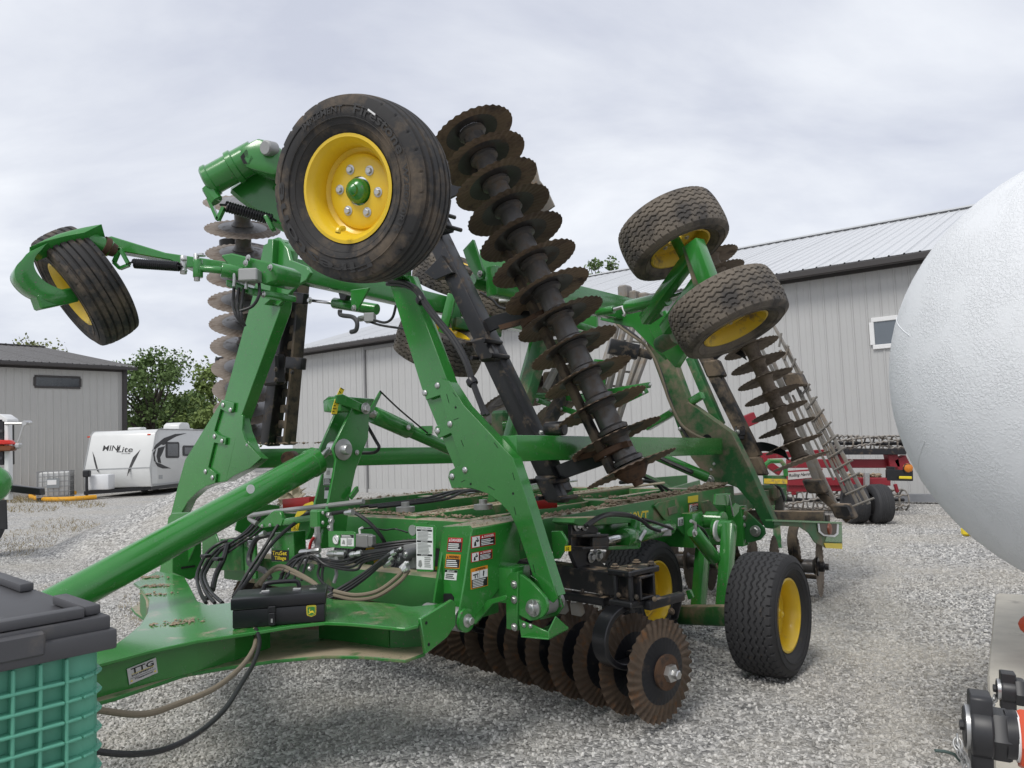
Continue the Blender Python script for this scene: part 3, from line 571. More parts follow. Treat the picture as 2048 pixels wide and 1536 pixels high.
for a in (.6, 1.65, 2.7, 3.75, 4.8, 5.85):     # weld seams of the domed head
    pts = []
    for i in range(6, 21):
        th = math.pi/2*i/20; pts.append(tcn+tax*(TR*(1-math.cos(th))-TR)+(u_*math.cos(a)+w_*math.sin(a))*TR*math.sin(th))
    B().tube(pts, .0018, 6).obj('weld_seam', m_tank, tk)
pts = [tcn+tax*(TR*(1-math.cos(.47))-TR)+(u_*math.cos(k*.1309)+w_*math.sin(k*.1309))*TR*math.sin(.47) for k in range(49)]
for s_ in (.5, 3.4):
    c = tcn+tax*s_; B().prism([c+u_*x-ZU*z for x, z in ((-.75, .4*TR+.15), (-.75, tcn.z), (.75, tcn.z), (.75, .4*TR+.15), (.45, .88*TR), (0, 1.0*TR), (-.45, .88*TR))], tax*.25).obj('cradle', m_conc, tk)
# concrete block below
c0 = pz(1990, 1184, .55); c1 = pz(1973, 1349, .55); ce = c0-c1
cb_ = B().prism([c1, c0, c0+V3((ce.y, -ce.x, 0))*.55, c1+V3((ce.y, -ce.x, 0))*.55], -ZU*.55).obj('concrete_block', m_conc, None, bevel=.03, seg=2)
tag(cb_, 'long stained concrete block lying under the white tank', 'block')
rk = pz(2052, 1255, .72)
tag(B().tube(catmull([rk+V3((.12, .02, -.16)), rk+V3((.03, 0, -.03)), rk+V3((.0, .0, .02)), rk+V3((.15, .02, .05)), rk+V3((.6, .1, .05))], 5), .026, 12).obj('orange_pipe', mat('orange_paint', (.58, .075, .025), .45, dirt=(.4, .3, .2), amt=.15, dsc=20)), 'orange painted pipe elbow standing on the concrete block', 'pipe')
# valve with capped camlock fittings
m_poly = mat('black_polypropylene', (.022, .022, .024), .42, dirt=(.12, .12, .12), amt=.2, dsc=30, bump=.0008, bsc=200)
vY = 1.30; vx = V3((.87, -.40, -.05)).normalized()
va = pd(1925, 1462, vY)
vv = thing('valve_fitting', 'black capped hose fitting with chain on an orange valve', 'valve', va)
def octa(o, r, t0, t1, n=8): return B().lathe(o, vx, [(r*.97, t0), (r, t0+.003), (r, t1-.003), (r*.97, t1)], n)
s_ = vY/FPX
def ring(name, x0, x1, yc, r, mt, n=24, par=vv, bev=.0, oy=0.):
    o = pd(x0+2, yc, vY+oy-(x0-1925)*s_*.42); return B().lathe(o, vx, [(r*s_*.88, 0), (r*s_*.93, .004), (r*s_*.93, (x1-x0)*s_-.004), (r*s_*.88, (x1-x0)*s_)], n).obj(name, mt, par)
ring('cap_stud', 1917, 1929, 1449, 11, m_poly, 8); ring('cap_disc', 1925, 1938, 1452, 42, m_poly, 28); ring('retaining_ring', 1930.5, 1932.5, 1452, 44, m_zinc, 28)
capo = pd(1938, 1458, vY-.005); upv = perp(vx)[1]; upv = upv if upv.z > 0 else -upv; sdv = vx.cross(upv)
bb = B()
for k in range(2): 
    sg = 1-2*k; bb.prism([capo+upv*sg*y*s_+sdv*x*s_ for x, y in ((-30, 20), (30, 20), (30, 67), (22, 72), (-22, 72), (-30, 67))], vx*37*s_)
bb.lathe(capo, vx, [(46*s_, 0), (50*s_, .003), (50*s_, 36*s_), (46*s_, 37*s_)], 28); bb.obj('cap_lugs', m_poly, vv, bevel=.003)
ring('neck', 1972, 1982, 1464, 40, m_poly, 28); ring('hex_collar', 1978, 2011, 1465, 52, m_poly, 6); ring('thread', 2009, 2030, 1469, 45, m_poly, 28)
for k in range(5): ring('thread_ridge', 2011+k*3.6, 2013+k*3.6, 1469, 47, m_poly, 28)
ring('seal_ring', 2028, 2034, 1472, 49, m_white, 28); ring('valve_body', 2033, 2140, 1476, 58, MATS['orange_paint'], 8)
def chain(pts, par, rr=9):
    P = catmull(pts, 3)
    for i in range(len(P)-1):
        c = P[i].lerp(P[i+1], .5); d = (P[i+1]-P[i]).normalized(); a, b_ = perp(d); sd_ = a if i % 2 else b_
        B().tube([c+(d*math.cos(t)*1.35+sd_*math.sin(t)*.8)*rr*s_ for t in [k*math.pi/6 for k in range(13)]], 2.1*s_, 6).obj('chain_link', m_alu, par)
chain([pd(1915, 1478, vY-.03), pd(1918, 1500, vY-.04), pd(1930, 1520, vY-.04), pd(1934, 1545, vY-.04), pd(1936, 1575, vY-.03)], vv)
B().tube([pd(1870, 1501, vY-.03), pd(1890, 1503, vY-.03), pd(1908, 1508, vY-.03), pd(1920, 1522, vY-.03)], 3*s_, 6).obj('lever', mat('green_grey_wire', (.06, .09, .08), .5), vv)
v2 = thing('small_valve_fitting', 'smaller black capped fitting on a white pipe', 'valve', pd(1985, 1385, 1.5)); s_ = 1.5/FPX; vY = 1.5
ring('cap_stud', 1984, 1989, 1376, 8, m_poly, 8, v2); ring('cap_disc', 1991, 1999, 1378, 19, m_poly, 24, v2); ring('retaining_ring', 1994.5, 1996, 1378, 20.5, m_zinc, 24, v2)
capo = pd(2000, 1379, vY-.03); bb = B()
for k in range(2):
    sg = 1-2*k; bb.prism([capo+upv*sg*y*s_+sdv*x*s_ for x, y in ((-13, 8), (13, 8), (13, 35), (-13, 35))], vx*25*s_)
bb.lathe(capo, vx, [(20*s_, 0), (22*s_, .003), (22*s_, 25*s_)], 24); bb.obj('cap_lugs', m_poly, v2, bevel=.002)
ring('neck', 2022, 2030, 1380, 17, m_poly, 24, v2); ring('hex_collar', 2027, 2043, 1382, 28, m_poly, 6, v2); ring('white_pipe', 2042, 2120, 1384, 22, m_white, 24, v2)
chain([pd(1990, 1394, 1.48), pd(1984, 1408, 1.46), pd(1976, 1416, 1.44), pd(1974, 1425, 1.42)], v2, 6)
# ================================================================ green seed box, lower left
m_teal = mat('teal_plastic', (.115, .38, .265), .45, var=.06, vsc=6, bump=.0006, bsc=250, dirt=(.12, .26, .2), amt=.08, dsc=14); m_lid = mat('charcoal_plastic', (.068, .068, .073), .55, dirt=(.13, .12, .11), amt=.22, dsc=6, bump=.0012, bsc=220, top=.25, topcol=(.10, .10, .10))
BY = 2.1; K0 = pd(222, 1322, BY)                        # right-hand corner of the box at lid level
zl = K0.z
fl_ = pz(0, 1371, zl); ex = (fl_-K0); ex.z = 0; ex.normalize()      # along the front face, to the near left
ey = V3((ex.y, -ex.x, 0)); ey = ey if ey.y > 0 else -ey            # back along the side
bx = thing('seed_box', 'teal ribbed plastic seed box with charcoal lid', 'box', V3((K0.x, K0.y, 0)))
def kx(a, s, z): return K0+ex*a+ey*s+ZU*z
Lx, Ly = 1.1, 1.2; hh = zl
core = B().prism([kx(.15, .034, .03), kx(Lx, .034, .03), kx(Lx, Ly, .03), kx(.006, Ly, .03), kx(.006, .11, .03), kx(.012, .068, .03), kx(.032, .040, .03), kx(.07, .026, .03)], -ZU*(hh-.14)).obj('body', m_teal, bx)
zs = [-.03-.050*i for i in range(24)]
for z in zs:      # horizontal ribs with a rounded corner
    bb = B()
    path = [kx(Lx, .014, z), kx(.11, .014, z), kx(.07, .019, z), kx(.04, .034, z), kx(.018, .062, z), kx(.011, .11, z), kx(.011, Ly, z)]
    for a, c in zip(path, path[1:]):
        bb.box(a, c, .034, .009, ZU)
    if z > -hh+.1: bb.obj('rib', m_teal, bx, bevel=.003)
for i, a in enumerate([.105+.060*i for i in range(17)]):
    B().box(kx(a, .016, .03), kx(a, .016, -hh+.14), .034, .009, ex).obj('rib', m_teal, bx, bevel=.003)
for i, s_ in enumerate((.22, .42, .62, .82, 1.02)): B().box(kx(.012, s_, .03), kx(.012, s_, -hh+.14), .009, .034, ex).obj('rib', m_teal, bx, bevel=.003)
for a in (.15, .55, .95):
    for s_ in (.15, 1.05): B().blk(kx(a, s_, -hh+.07), .16, .16, .14, ex, ey).obj('foot', m_teal, bx)
lz = .033
bb = B(); bb.prism([kx(-.012, -.014, lz), kx(Lx+.03, -.014, lz), kx(Lx+.03, Ly+.03, lz), kx(-.012, Ly+.03, lz)], ZU*.052); lid = bb.obj('lid', m_lid, bx, bevel=.007, seg=2)
B().prism([kx(.0, .0, lz+.05), kx(Lx, .0, lz+.05), kx(Lx, Ly, lz+.05), kx(.0, Ly, lz+.05)], ZU*.038).obj('lid_deck', m_lid, lid, bevel=.006, seg=2)
for pts in ([(.015, .03), (.055, .03), (.055, .30), (.015, .30)], [(.06, .012), (.40, .012), (.40, .06), (.06, .06)], [(.015, .62), (.055, .62), (.055, 1.1), (.015, 1.1)], [(.62, .012), (1.0, .012), (1.0, .06), (.62, .06)], [(.30, .35), (.62, .35), (.62, .40), (.30, .40)]):
    B().prism([kx(a, s_, lz+.09) for a, s_ in pts], ZU*.026).obj('lid_ridge', m_lid, lid, bevel=.005, seg=2)
B().prism([kx(.16, -.020, lz+.02), kx(.30, -.020, lz+.02), kx(.30, .01, lz+.02), kx(.16, .01, lz+.02)], ZU*.06).obj('lid_latch', m_lid, lid, bevel=.006)
# ================================================================ the folded disc tillage machine
MB_ = M(1.8, 1.75, 0)
mach = thing('disc_tillage_machine', 'big green folding disc tillage machine with wings raised and yellow wheels', 'farm implement', MB_)
G = m_green; GC = m_greenc; GD = m_greend; GM = m_greenm
def P3(p, u=None, v=None, w=None, y=None):
    if u is not None: return pu(p[0], p[1], u)
    if v is not None: return pv(p[0], p[1], v)
    if w is not None: return pz(p[0], p[1], w)
    return pd(p[0], p[1], y)
def plU(name, pts, u, t, mt=G, par=mach, bev=.004): return B().prism([pu(x, y, u) for x, y in pts], MU*t).obj(name, mt, par, bevel=bev)
def plV(name, pts, v, t, mt=G, par=mach, bev=.004): return B().prism([pv(x, y, v) for x, y in pts], MV*t).obj(name, mt, par, bevel=bev)
def plW(name, pts, w, t, mt=G, par=mach, bev=.003): return B().prism([pz(x, y, w) for x, y in pts], -ZU*t).obj(name, mt, par, bevel=bev)
def bar(name, a, b, w, h, mt=G, par=mach, up=ZU, bev=.008): return B().box(a, b, w, h, up).obj(name, mt, par, bevel=bev, seg=2)
def cyl(name, a, b, r, mt=G, par=mach, n=24): 
    L_ = (b-a).length; return B().lathe(a, b-a, [(r*.94, 0), (r, min(.008, r*.1)), (r, L_-min(.008, r*.1)), (r*.94, L_)], n).obj(name, mt, par)
def rod(name, pts, r, mt, par=mach, k=6, n=10): return B().tube(catmull([V3(p) for p in pts], k) if len(pts) > 2 else pts, r, n).obj(name, mt, par)
def hose(pts, r=.0105, mt=None, u=None, name='hose', par=mach):
    """pts: (px, py, u) or (px, py) with a common u"""
    return rod(name, [pu(p[0], p[1], p[2] if len(p) > 2 else u) for p in pts], r, mt or m_hose, par, 6, 8)
# --- shared meshes
_bh = B(); _bh.lathe(V3((0, 0, 0)), ZU, [(1.0, 0), (1.0, .12), (.9, .16)], 20); _bh.lathe(V3((0, 0, .16)), ZU, [(.66, 0), (.66, .42), (.56, .5)], 6); me_bolt = _bh.mesh('bolt', m_zinc, smooth=30, origin=False)[0]
_bh = B(); _bh.lathe(V3((0, 0, 0)), ZU, [(1.0, 0), (1.0, .1), (.85, .35), (.5, .5), (.1, .55)], 16); me_btn = _bh.mesh('button_bolt', m_zinc, smooth=60, origin=False)[0]
_bh = B(); _bh.lathe(V3((0, 0, 0)), ZU, [(1.0, 0), (1.0, .12), (.9, .16)], 20); _bh.lathe(V3((0, 0, .16)), ZU, [(.66, 0), (.66, .42), (.56, .5)], 6); me_bbolt = _bh.mesh('black_bolt', m_blackm, smooth=30, origin=False)[0]
def bolt(p, ax, r=.018, me=None, par=mach): return put('bolt', me or me_bolt, par, frame(p, ax) @ Matrix.Diagonal((r, r, r, 1)))
def boltU(x, y, u, r=.016, me=None, par=mach): return bolt(pu(x, y, u), -MU, r, me, par)
def boltV(x, y, v, r=.016, me=None, par=mach): return bolt(pv(x, y, v), -MV, r, me, par)
# fluted disc blade, axis +Z (convex side), radius 1
def blade_mesh(name, mats, waves=34, n=238, worn=False, bk=False, am=.011, ra=.006):
    rings = [(.0, 0), (.30, 0), (.34, .012), (.60, .05), (.64, .056), (.72, .068), (.80, .08), (.90, .095), (1.0, .11)]; bb = B(); vs = []; fs = []; ms = []
    for ri, (r, z) in enumerate(rings):
        for j in range(n):
            a = 2*math.pi*j/n; k = max(0, (r-.60)/.40)
            tw = a+k*.16; wv = math.sin(tw*waves); rr = r*(1+(ra*wv if ri == len(rings)-1 else 0))
            vs.append(V3((rr*math.cos(a), rr*math.sin(a), -z+wv*am*min(1, k*1.4))))
    for i in range(1, len(rings)-1):
        for j in range(n):
            a = i*n+j; b_ = i*n+(j+1) % n; fs.append([a, b_, b_+n, a+n])
    bb._a(vs, fs); bb._a([V3((.30*math.cos(2*math.pi*j/24), .30*math.sin(2*math.pi*j/24), .0)) for j in range(24)], [list(range(24))])
    if worn or bk:
        for k, f in enumerate(bb.f):
            c = sum((bb.v[q] for q in f), V3())/len(f); bb.m[k] = 1 if math.hypot(c.x, c.y) < .66 else 0
    me = bb.mesh(name, mats, smooth=50, origin=False)[0]
    return me
m_dwc = mat('dark_disc_centre', (.050, .046, .046), .45, .2, dirt=(.12, .09, .068), amt=.35, dsc=8, bump=.001, orand=.35)
me_disc = blade_mesh('disc_blade', [m_disc, m_dwc], bk=True); me_discm = blade_mesh('muddy_disc_blade', [m_discm]); me_discl = blade_mesh('pale_disc_blade', [m_discl, m_worn], worn=True)
m_dcen = mat('blue_black_disc_centre', (.016, .017, .021), .38, .3, dirt=(.07, .05, .035), amt=.28, dsc=10, bump=.0008)
m_drim = mat('worn_rusty_rim', (.105, .075, .052), .55, .25, dirt=(.16, .075, .03), amt=.35, dsc=14, var=.35, vsc=20, bump=.001)
me_discb = blade_mesh('fluted_disc_blade', [m_drim, m_dcen], bk=True, am=.032, ra=.014)
def blade(p, ax, r, me, par=mach):
    return put('disc_blade', me, par, frame(p, ax) @ Matrix.Rotation(rnd.random()*6.3, 4, 'Z') @ Matrix.Diagonal((r, r, r, 1)))
# tyres: axis +Z, outer face +Z; zig-zag or ribbed tread
def tyre_mesh(name, R, W, rr, kindt, mt, N_=320):
    h = W/2; sec = [(rr, h*.62), (rr+.012, h*.74), (rr+.05, h*.93), (rr+(R-rr)*.5, h*1.0), (R-.055, h*.97), (R-.028, h*.90)]
    tr = 66 if kindt == 'zig' else 40; tw = h*.86
    pts = [(r, z, False) for r, z in sec]
    for i in range(tr+1):
        z = tw-2*tw*i/tr; pts.append((R-.016*(abs(z)/tw)**2.6, z, True))
    pts += [(r, -z, False) for r, z in sec[::-1]]
    vs = []; fs = []; K = len(pts)
    for j in range(N_):
        a = 2*math.pi*j/N_
        for i, (r, z, tread) in enumerate(pts):
            rr_ = r
            if tread:
                if kindt == 'zig':
                    s_ = z/tw; zz = .052*math.sin(a*40)
                    for c in (-.70, -.42, -.14, .14, .42, .70):
                        if abs(s_-c-zz) < .027: rr_ -= .011
                    if abs(s_) > .86 and ((a*20/math.pi+.2*(s_ > 0)) % 1) < .13: rr_ -= .012
                else:
                    s_ = z/tw
                    for c in (-.72, -.36, 0, .36, .72):
                        if abs(s_-c) < .05: rr_ -= .013
                    if abs(s_) > .9 and ((a*14/math.pi) % 1) < .07: rr_ -= .008
            elif kindt == 'rib' and abs(r-(R-.055)) < .001: rr_ += .0
            vs.append(V3((rr_*math.cos(a), rr_*math.sin(a), z)))
    for j in range(N_):
        k = ((j+1) % N_)*K
        for i in range(K-1): a = j*K+i; fs.append([a, a+1, k+i+1, k+i])
    bb = B(); bb._a(vs, fs)
    for z_, r_ in ((h*.995, rr+(R-rr)*.40), (h*.99, rr+(R-rr)*.66), (h*.90, rr+.045)):
        bb.tube([V3((r_*math.cos(2*math.pi*j/64), r_*math.sin(2*math.pi*j/64), z_)) for j in range(65)], .0026, 5, caps=False)
    return bb.mesh(name, mt, smooth=38, origin=False)[0]
def rim_mesh(name, rr, W, mt, off=.02):
    h = W/2; bb = B()
    prof = [(rr+.006, h*.72), (rr+.010, h*.78), (rr-.004, h*.79), (rr-.014, h*.68), (rr-.030, h*.55), (rr-.034, h*.1), (rr-.040, off+.01), (rr-.055, off), (rr*.73, off+.012), (rr*.66, off+.022), (.06, off+.022), (.06, off+.0), (rr*.6, off-.01), (rr-.045, off-.02), (rr-.026, -h*.5), (rr-.010, -h*.72), (rr+.008, -h*.78), (rr+.006, -h*.70), (rr-.02, -h*.55), (rr-.022, h*.55)]
    bb.lathe(V3((0, 0, 0)), ZU, prof, 56, close=True); return bb.mesh(name, mt, smooth=40, origin=False)[0]
RW, WW, RR = .41, .345, .235
me_t1 = tyre_mesh('tyre', RW, WW, RR, 'zig', m_tyre); me_t1m = tyre_mesh('muddy_tyre', RW, WW, RR, 'zig', m_tyrem)
me_r1 = rim_mesh('rim', RR, WW, m_yellow, .02); me_r1m = rim_mesh('muddy_rim', RR, WW, m_yellowm, .02)
RG, WG, RRG = .385, .27, .212
me_t2 = tyre_mesh('gauge_tyre', RG, WG, RRG, 'rib', m_tyred); me_r2 = rim_mesh('gauge_rim', RRG, WG, m_yellow, .0)
def wheel(p, ax, tm, rm, nuts=6, hub=.05, off=.045, x=None, hubmat=None, nr=.105):
    mw = frame(p, ax, x); w = put('wheel', rm, mach, mw); put('tyre', tm, w, mw)
    if hub: B().lathe(mw @ V3((0, 0, off-.02)), ax, [(hub, -.03), (hub, .035), (hub*.85, .05), (hub*.5, .06), (hub*.45, .07), (hub*.2, .08), (.001, .082)], 20).obj('hub_cap', hubmat or GC, w)
    for k in range(nuts):
        a = k*2*math.pi/nuts+.3; q = mw @ V3((nr*math.cos(a), nr*math.sin(a), off)); bolt(q, ax, .021, me_bolt, w)
    return w
# ---------------------------------------------------------------- raised wing, near side: front leg and knee plate
legt = plU('wing_leg', [(774, 553), (816, 550), (905, 790), (985, 985), (925, 975), (843, 777)], .03, .09, GC)
plate = [(845, 776), (881, 756), (897, 762), (927, 810), (1017, 907), (1025, 915), (1046, 977), (1060, 1020), (1082, 1092), (1105, 1164), (1115, 1196), (1106, 1206), (1092, 1196), (1075, 1162), (1065, 1150), (1050, 1105), (1032, 1052), (1020, 1027), (1000, 1005), (975, 987), (942, 976), (903, 976), (896, 955), (899, 942), (920, 930), (922, 922), (902, 866), (877, 877), (868, 862), (871, 853), (890, 845), (893, 835), (880, 790), (852, 800)]
kn = plU('knee_plate', plate, 0, .012, GC, bev=.002)
body = [(881, 760), (897, 765), (927, 812), (1017, 909), (1025, 917), (1046, 979), (1060, 1022), (1082, 1094), (1105, 1166), (1114, 1194), (1096, 1190), (1077, 1160), (1052, 1100), (1034, 1050), (1005, 1003), (975, 984), (930, 900)]
plU('knee_box', body, .013, .085, GC)
plU('rear_knee_plate', [(885, 755), (905, 766), (935, 815), (1022, 909), (1032, 918), (1053, 980), (1067, 1022), (1089, 1094), (1112, 1166), (1120, 1196), (1100, 1190), (1038, 1040), (985, 980), (930, 960)], .10, .014, GC, bev=.002)
for x, y in ((875, 771), (850, 786), (900, 848), (875, 862), (930, 940), (904, 953)): boltU(x, y, -.001, .020, me_btn)
for x, y in ((911, 815), (1026, 987), (941, 968)): B().lathe(pu(x, y, -.0015), MU, [(.007, 0), (.007, .003)], 12).obj('bolt_hole', m_dark, kn)
for x, y, x2, y2 in ((893, 788, 898, 806), (906, 785, 913, 794), (922, 880, 927, 893), (988, 885, 996, 896), (1025, 945, 1029, 960), (976, 972, 989, 980), (1028, 1014, 1032, 1030), (922, 964, 930, 960), (1066, 1129, 1070, 1146), (907, 840, 917, 836)):
    B().box(pu(x, y, -.0008), pu(x2, y2, -.0008), .0022, .002, MU).obj('weld_slot', m_dark, kn)
# top tie (near wing): beam along the machine at the wing top
nt0 = M(0.05, .80, 2.86); nt1 = M(3.5, 1.16, 2.83)
bar('wing_top_beam', M(.95, 1.0, 2.82), M(3.6, 1.12, 2.86), .10, .22, GC)
bar('wing_lower_beam', pu(1015, 897, .1), pu(1432, 893, 3.45), .13, .15, GC)
# hinge of the near wing
B().lathe(pu(1066, 1216, -.03), MU, [(.055, 0), (.055, .22)], 24).obj('hinge_bush', m_alu, mach)
plU('hinge_ear', [(1036, 1147), (1046, 1152), (1060, 1163), (1075, 1178), (1090, 1195), (1095, 1210), (1093, 1222), (1086, 1233), (1074, 1240), (1060, 1242), (1036, 1230)], -.06, .022, GC, bev=.003)
plU('hinge_ear', [(1060, 1150), (1100, 1178), (1120, 1198), (1124, 1215), (1112, 1232), (1080, 1240), (1060, 1230)], .13, .022, GC, bev=.003)
plU('hinge_mount_plate', [(1011, 1160), (1020, 1146), (1036, 1143), (1034, 1240), (1034, 1262), (1012, 1258)], -.075, .045, GC)
for x, y in ((1031, 1169), (1031, 1199), (1032, 1254)): boltU(x-3, y, -.078, .021)
plU('hinge_tray', [(1036, 1238), (1066, 1250), (1097, 1264), (1097, 1278), (1041, 1272)], -.07, .008, G)
plW('hinge_tray_floor', [(1041, 1272), (1097, 1277), (1137, 1257), (1110, 1245)], .63, .008, G)
plV('hinge_tray_wall', [(1097, 1263), (1112, 1232), (1138, 1254), (1137, 1259), (1098, 1278)], -.17, .008, G)
boltU(1048, 1250, -.072, .013); boltU(1061, 1252, -.072, .013)
hp = pu(1066, 1216, -.07); B().lathe(hp, -MU, [(.045, -.01), (.045, .004), (.027, .005), (.027, .03), (.021, .034)], 20).obj('hinge_pin', m_zinc, mach)
bar('pin_clip', pu(1066, 1200, -.085), pu(1067, 1232, -.085), .012, .012, m_zinc, bev=.002)
# hitch pivot box with safety labels
vb = .17
plU('pivot_box', [(884, 1062), (890, 1054), (938, 1051), (945, 1060), (930, 1160), (914, 1248), (905, 1250), (866, 1212), (864, 1208)], -.28, .012, GC, bev=.003)
side = [(944, 1058), (1037, 1042), (1040, 1120), (1010, 1160), (985, 1195), (950, 1232), (936, 1252), (924, 1256), (915, 1248), (930, 1160)]
plV('pivot_box_side', side, vb, .012, GC, bev=.003)
plV('pivot_box_side', [(x, y) for x, y in [(893, 1057), (990, 1038), (985, 1160), (905, 1235), (868, 1205)]], .385, .012, GC, bev=.003)
bar('pivot_box_top', M(-.27, .285, 1.19), M(.35, .285, 1.19), .22, .012, GD)
bar('outrigger', pu(976, 1166, -.05)+MU*.06+ZU*0, pu(1030, 1172, -.05)+MU*.06, .16, .19, G)
plU('gusset', [(942, 1240), (975, 1200), (1012, 1190), (1012, 1200), (985, 1208), (950, 1250)], -.2, .012, GC)
pp = pv(935, 1241, vb-.02); B().lathe(pp, -MV, [(.022, -.03), (.034, 0), (.034, .004), (.020, .006), (.020, .03), (.016, .034)], 22).obj('pivot_pin', m_zinc, mach); B().lathe(pp, -MV, [(.06, -.02), (.06, -.003), (.045, .0)], 24).obj('pivot_boss', GC, mach)
cyl('pivot_bush', M(co(pp)[0], .19, co(pp)[2]), M(co(pp)[0], .45, co(pp)[2]), .06, m_alu)
plU('slot', [(885, 1195), (888, 1187), (902, 1187), (907, 1194), (906, 1216), (884, 1214)], -.284, .003, m_dark, bev=0)
def decU(x0, y0, x1, y1, u, base, sk=0., sx=0.): return Decal(pu(x0, y0, u), pu(x1, y0+sk, u), pu(x1-sx, y1+sk, u), pu(x0-sx, y1, u), base, .002)
def decV(x0, y0, x1, y1, v, base, sk=0., sx=0.): return Decal(pv(x0, y0, v), pv(x1, y0+sk, v), pv(x1-sx, y1+sk, v), pv(x0-sx, y1, v), base, .002)
def danger(D, name='danger_label', pict=True, word='DANGER', bm=None, wm=None, hb=.32):
    bm = bm or m_dred; wm = wm or m_white; x0 = .36 if pict else .04
    D.rect(x0, hb, .97, .94, m_ink, 1); D.poly([(x0+.05, hb*.85), (x0+.09, hb*.2), (x0+.13, hb*.85)], wm, 2); D.text(word, x0+.17, hb*.2, .93, hb*.85, wm, 2); D.lines(x0+.04, hb+.06, .92, .92, 4, m_white, 2)
    if pict:
        D.rect(.03, .06, .34, .94, m_white, 1); D.poly([(.1, .85), (.12, .5), (.18, .45), (.2, .85)], m_ink, 2); D.poly([(.16, .4), (.22, .33), (.3, .5), (.24, .55)], m_ink, 2); D.poly([(.2, .15), (.23, .13), (.31, .45), (.28, .47)], m_ink, 2)
    return D.obj(name, mach)
danger(decU(897, 1075, 926, 1103, -.28, m_dred, 1.0, 3), pict=False)
danger(decU(893, 1108, 922, 1136, -.28, m_oran, 1.5, 3), 'warning_label', False, 'WARNING', m_oran, m_ink)
D = decU(891, 1139, 915, 1159, -.28, m_white, 1.5, 2); D.rect(0, 0, 1, .25, m_ink).text('IMPORTANT', .2, .05, .8, .2, m_white).lines(.1, .35, .9, .9, 3, m_ink); D.obj('important_label', mach)
danger(decV(942, 1073, 990, 1097, vb, m_dred, -8)); danger(decV(942, 1106, 984, 1125, vb, m_dred, -8))
D = decV(941.5, 1138, 975, 1179, vb, m_oran, -8); D.rect(.03, .17, .97, .97, m_ink).rect(.03, .17, .49, .55, m_white, 2).rect(.51, .17, .97, .55, m_white, 2).text('WARNING', .35, .04, .85, .14, m_ink, 2).poly([(.25, .14), (.29, .03), (.33, .14)], m_ink, 2).lines(.08, .58, .92, .96, 5, m_white, 2)
D.poly([(.1, .3), (.42, .28), (.42, .34), (.1, .36)], m_ink, 3).poly([(.2, .36), (.26, .36), (.26, .5), (.2, .5)], m_ink, 3).poly([(.34, .36), (.38, .36), (.42, .5), (.36, .5)], m_ink, 3).poly([(.7, .2), (.78, .24), (.74, .5), (.68, .45)], m_ink, 3); D.obj('warning_label', mach)
D = decU(987, 1152, 1010, 1182, -.055, m_white, 2.5); D.rect(0, 0, 1, .16, m_ink).text('IMPORTANT', .15, .03, .85, .13, m_white).lines(.08, .2, .9, .5, 4, m_ink); D.obj('important_label', mach)
# ---------------------------------------------------------------- near wing: front disc gang, folded up
UG = .72
gb = pu(1258, 928, UG+.03); gt = pu(942, 262, UG-.2); gax = (gt-gb).normalized(); NB = 13
for i in range(NB):
    p = gb.lerp(gt, i/(NB-1)); blade(p, gax, .293, me_disc)
    if i < NB-1:
        q = gb.lerp(gt, (i+1)/(NB-1)); L_ = (q-p).length
        B().lathe(p, q-p, [(.095, .006), (.098, .03), (.074, .045), (.072, L_-.045), (.098, L_-.03), (.095, L_-.006)], 22).obj('spool', m_spool, mach)
e0 = gb-gax*.10; B().lathe(e0-gax*.04, gax, [(.03, 0), (.034, .03), (.06, .035), (.11, .10), (.11, .135)], 20).obj('end_bell', m_rust, mach)
tb = pu(1122, 990, UG); tt = pu(872, 465, UG); gdir = (tt-tb).normalized()
bar('gang_tube', tb, tt, .13, .13, m_black, up=MU, bev=.012)
sb = pu(1225, 945, UG-.05); st_ = pu(1010, 500, UG-.05)
bar('scraper_bar', sb, st_, .05, .06, m_blackm, up=MU)
def cspring(pts, u, wdir, wd=.10, th=.022, mt=None): return B().ribbon(catmull([pu(x, y, u) for x, y in pts], 6), wdir*wd, th).obj('c_spring', mt or m_blackc, mach, bevel=.004)
cspring([(1104, 992), (1090, 985), (1086, 970), (1098, 956), (1130, 941), (1180, 923), (1222, 908), (1245, 905)], UG-.02, gdir)
cspring([(985, 694), (966, 695), (957, 680), (962, 662), (990, 645), (1026, 636), (1062, 634), (1085, 640)], UG-.02, gdir)
cspring([(890, 440), (872, 432), (868, 415), (880, 398), (910, 380), (950, 370), (985, 372)], UG-.02, gdir)
for x, y in ((1104, 978), (972, 700), (880, 447)):
    c = pu(x, y, UG-.07); B().blk(c, .09, .16, .19, MU, MV, gdir).obj('spring_clamp', m_black, mach, bevel=.02); 
    for s_ in (-1, 1):
        for k in (-1, 1): cyl('clamp_bolt', c+gdir*.06*s_+MV*.085*k-MU*.09, c+gdir*.06*s_+MV*.085*k+MU*.10, .016, m_black, n=8)
for x, y in ((1225, 903), (1078, 640)):
    c = pu(x, y, UG); B().lathe(c-gax*.022, gax, [(.10, 0), (.125, .006), (.125, .04), (.10, .046)], 24).obj('bearing_housing', m_rust, mach)
    for a in (0, 1.57, 3.14, 4.71): bolt(c-gax*.022+(MU*math.cos(a)+MV*math.sin(a))*.105, -gax, .014)
    B().ribbon([pu(x-75, y+15, UG-.03), pu(x-35, y+4, UG-.03), pu(x+35, y-16, UG-.03)], gax*.035, .05).obj('bearing_arm', m_rust, mach)
cyl('gang_stub', pu(1096, 858, UG-.1)-MU*.02-gdir*0, pu(1096, 858, UG-.1)+(MV*-1)*.13, .045, m_black)
bolt(pu(1082, 865, UG-.13), -MU, .016); plU('gang_stop', [(848, 545), (882, 510), (905, 545), (870, 560)], UG-.1, .05, m_black)
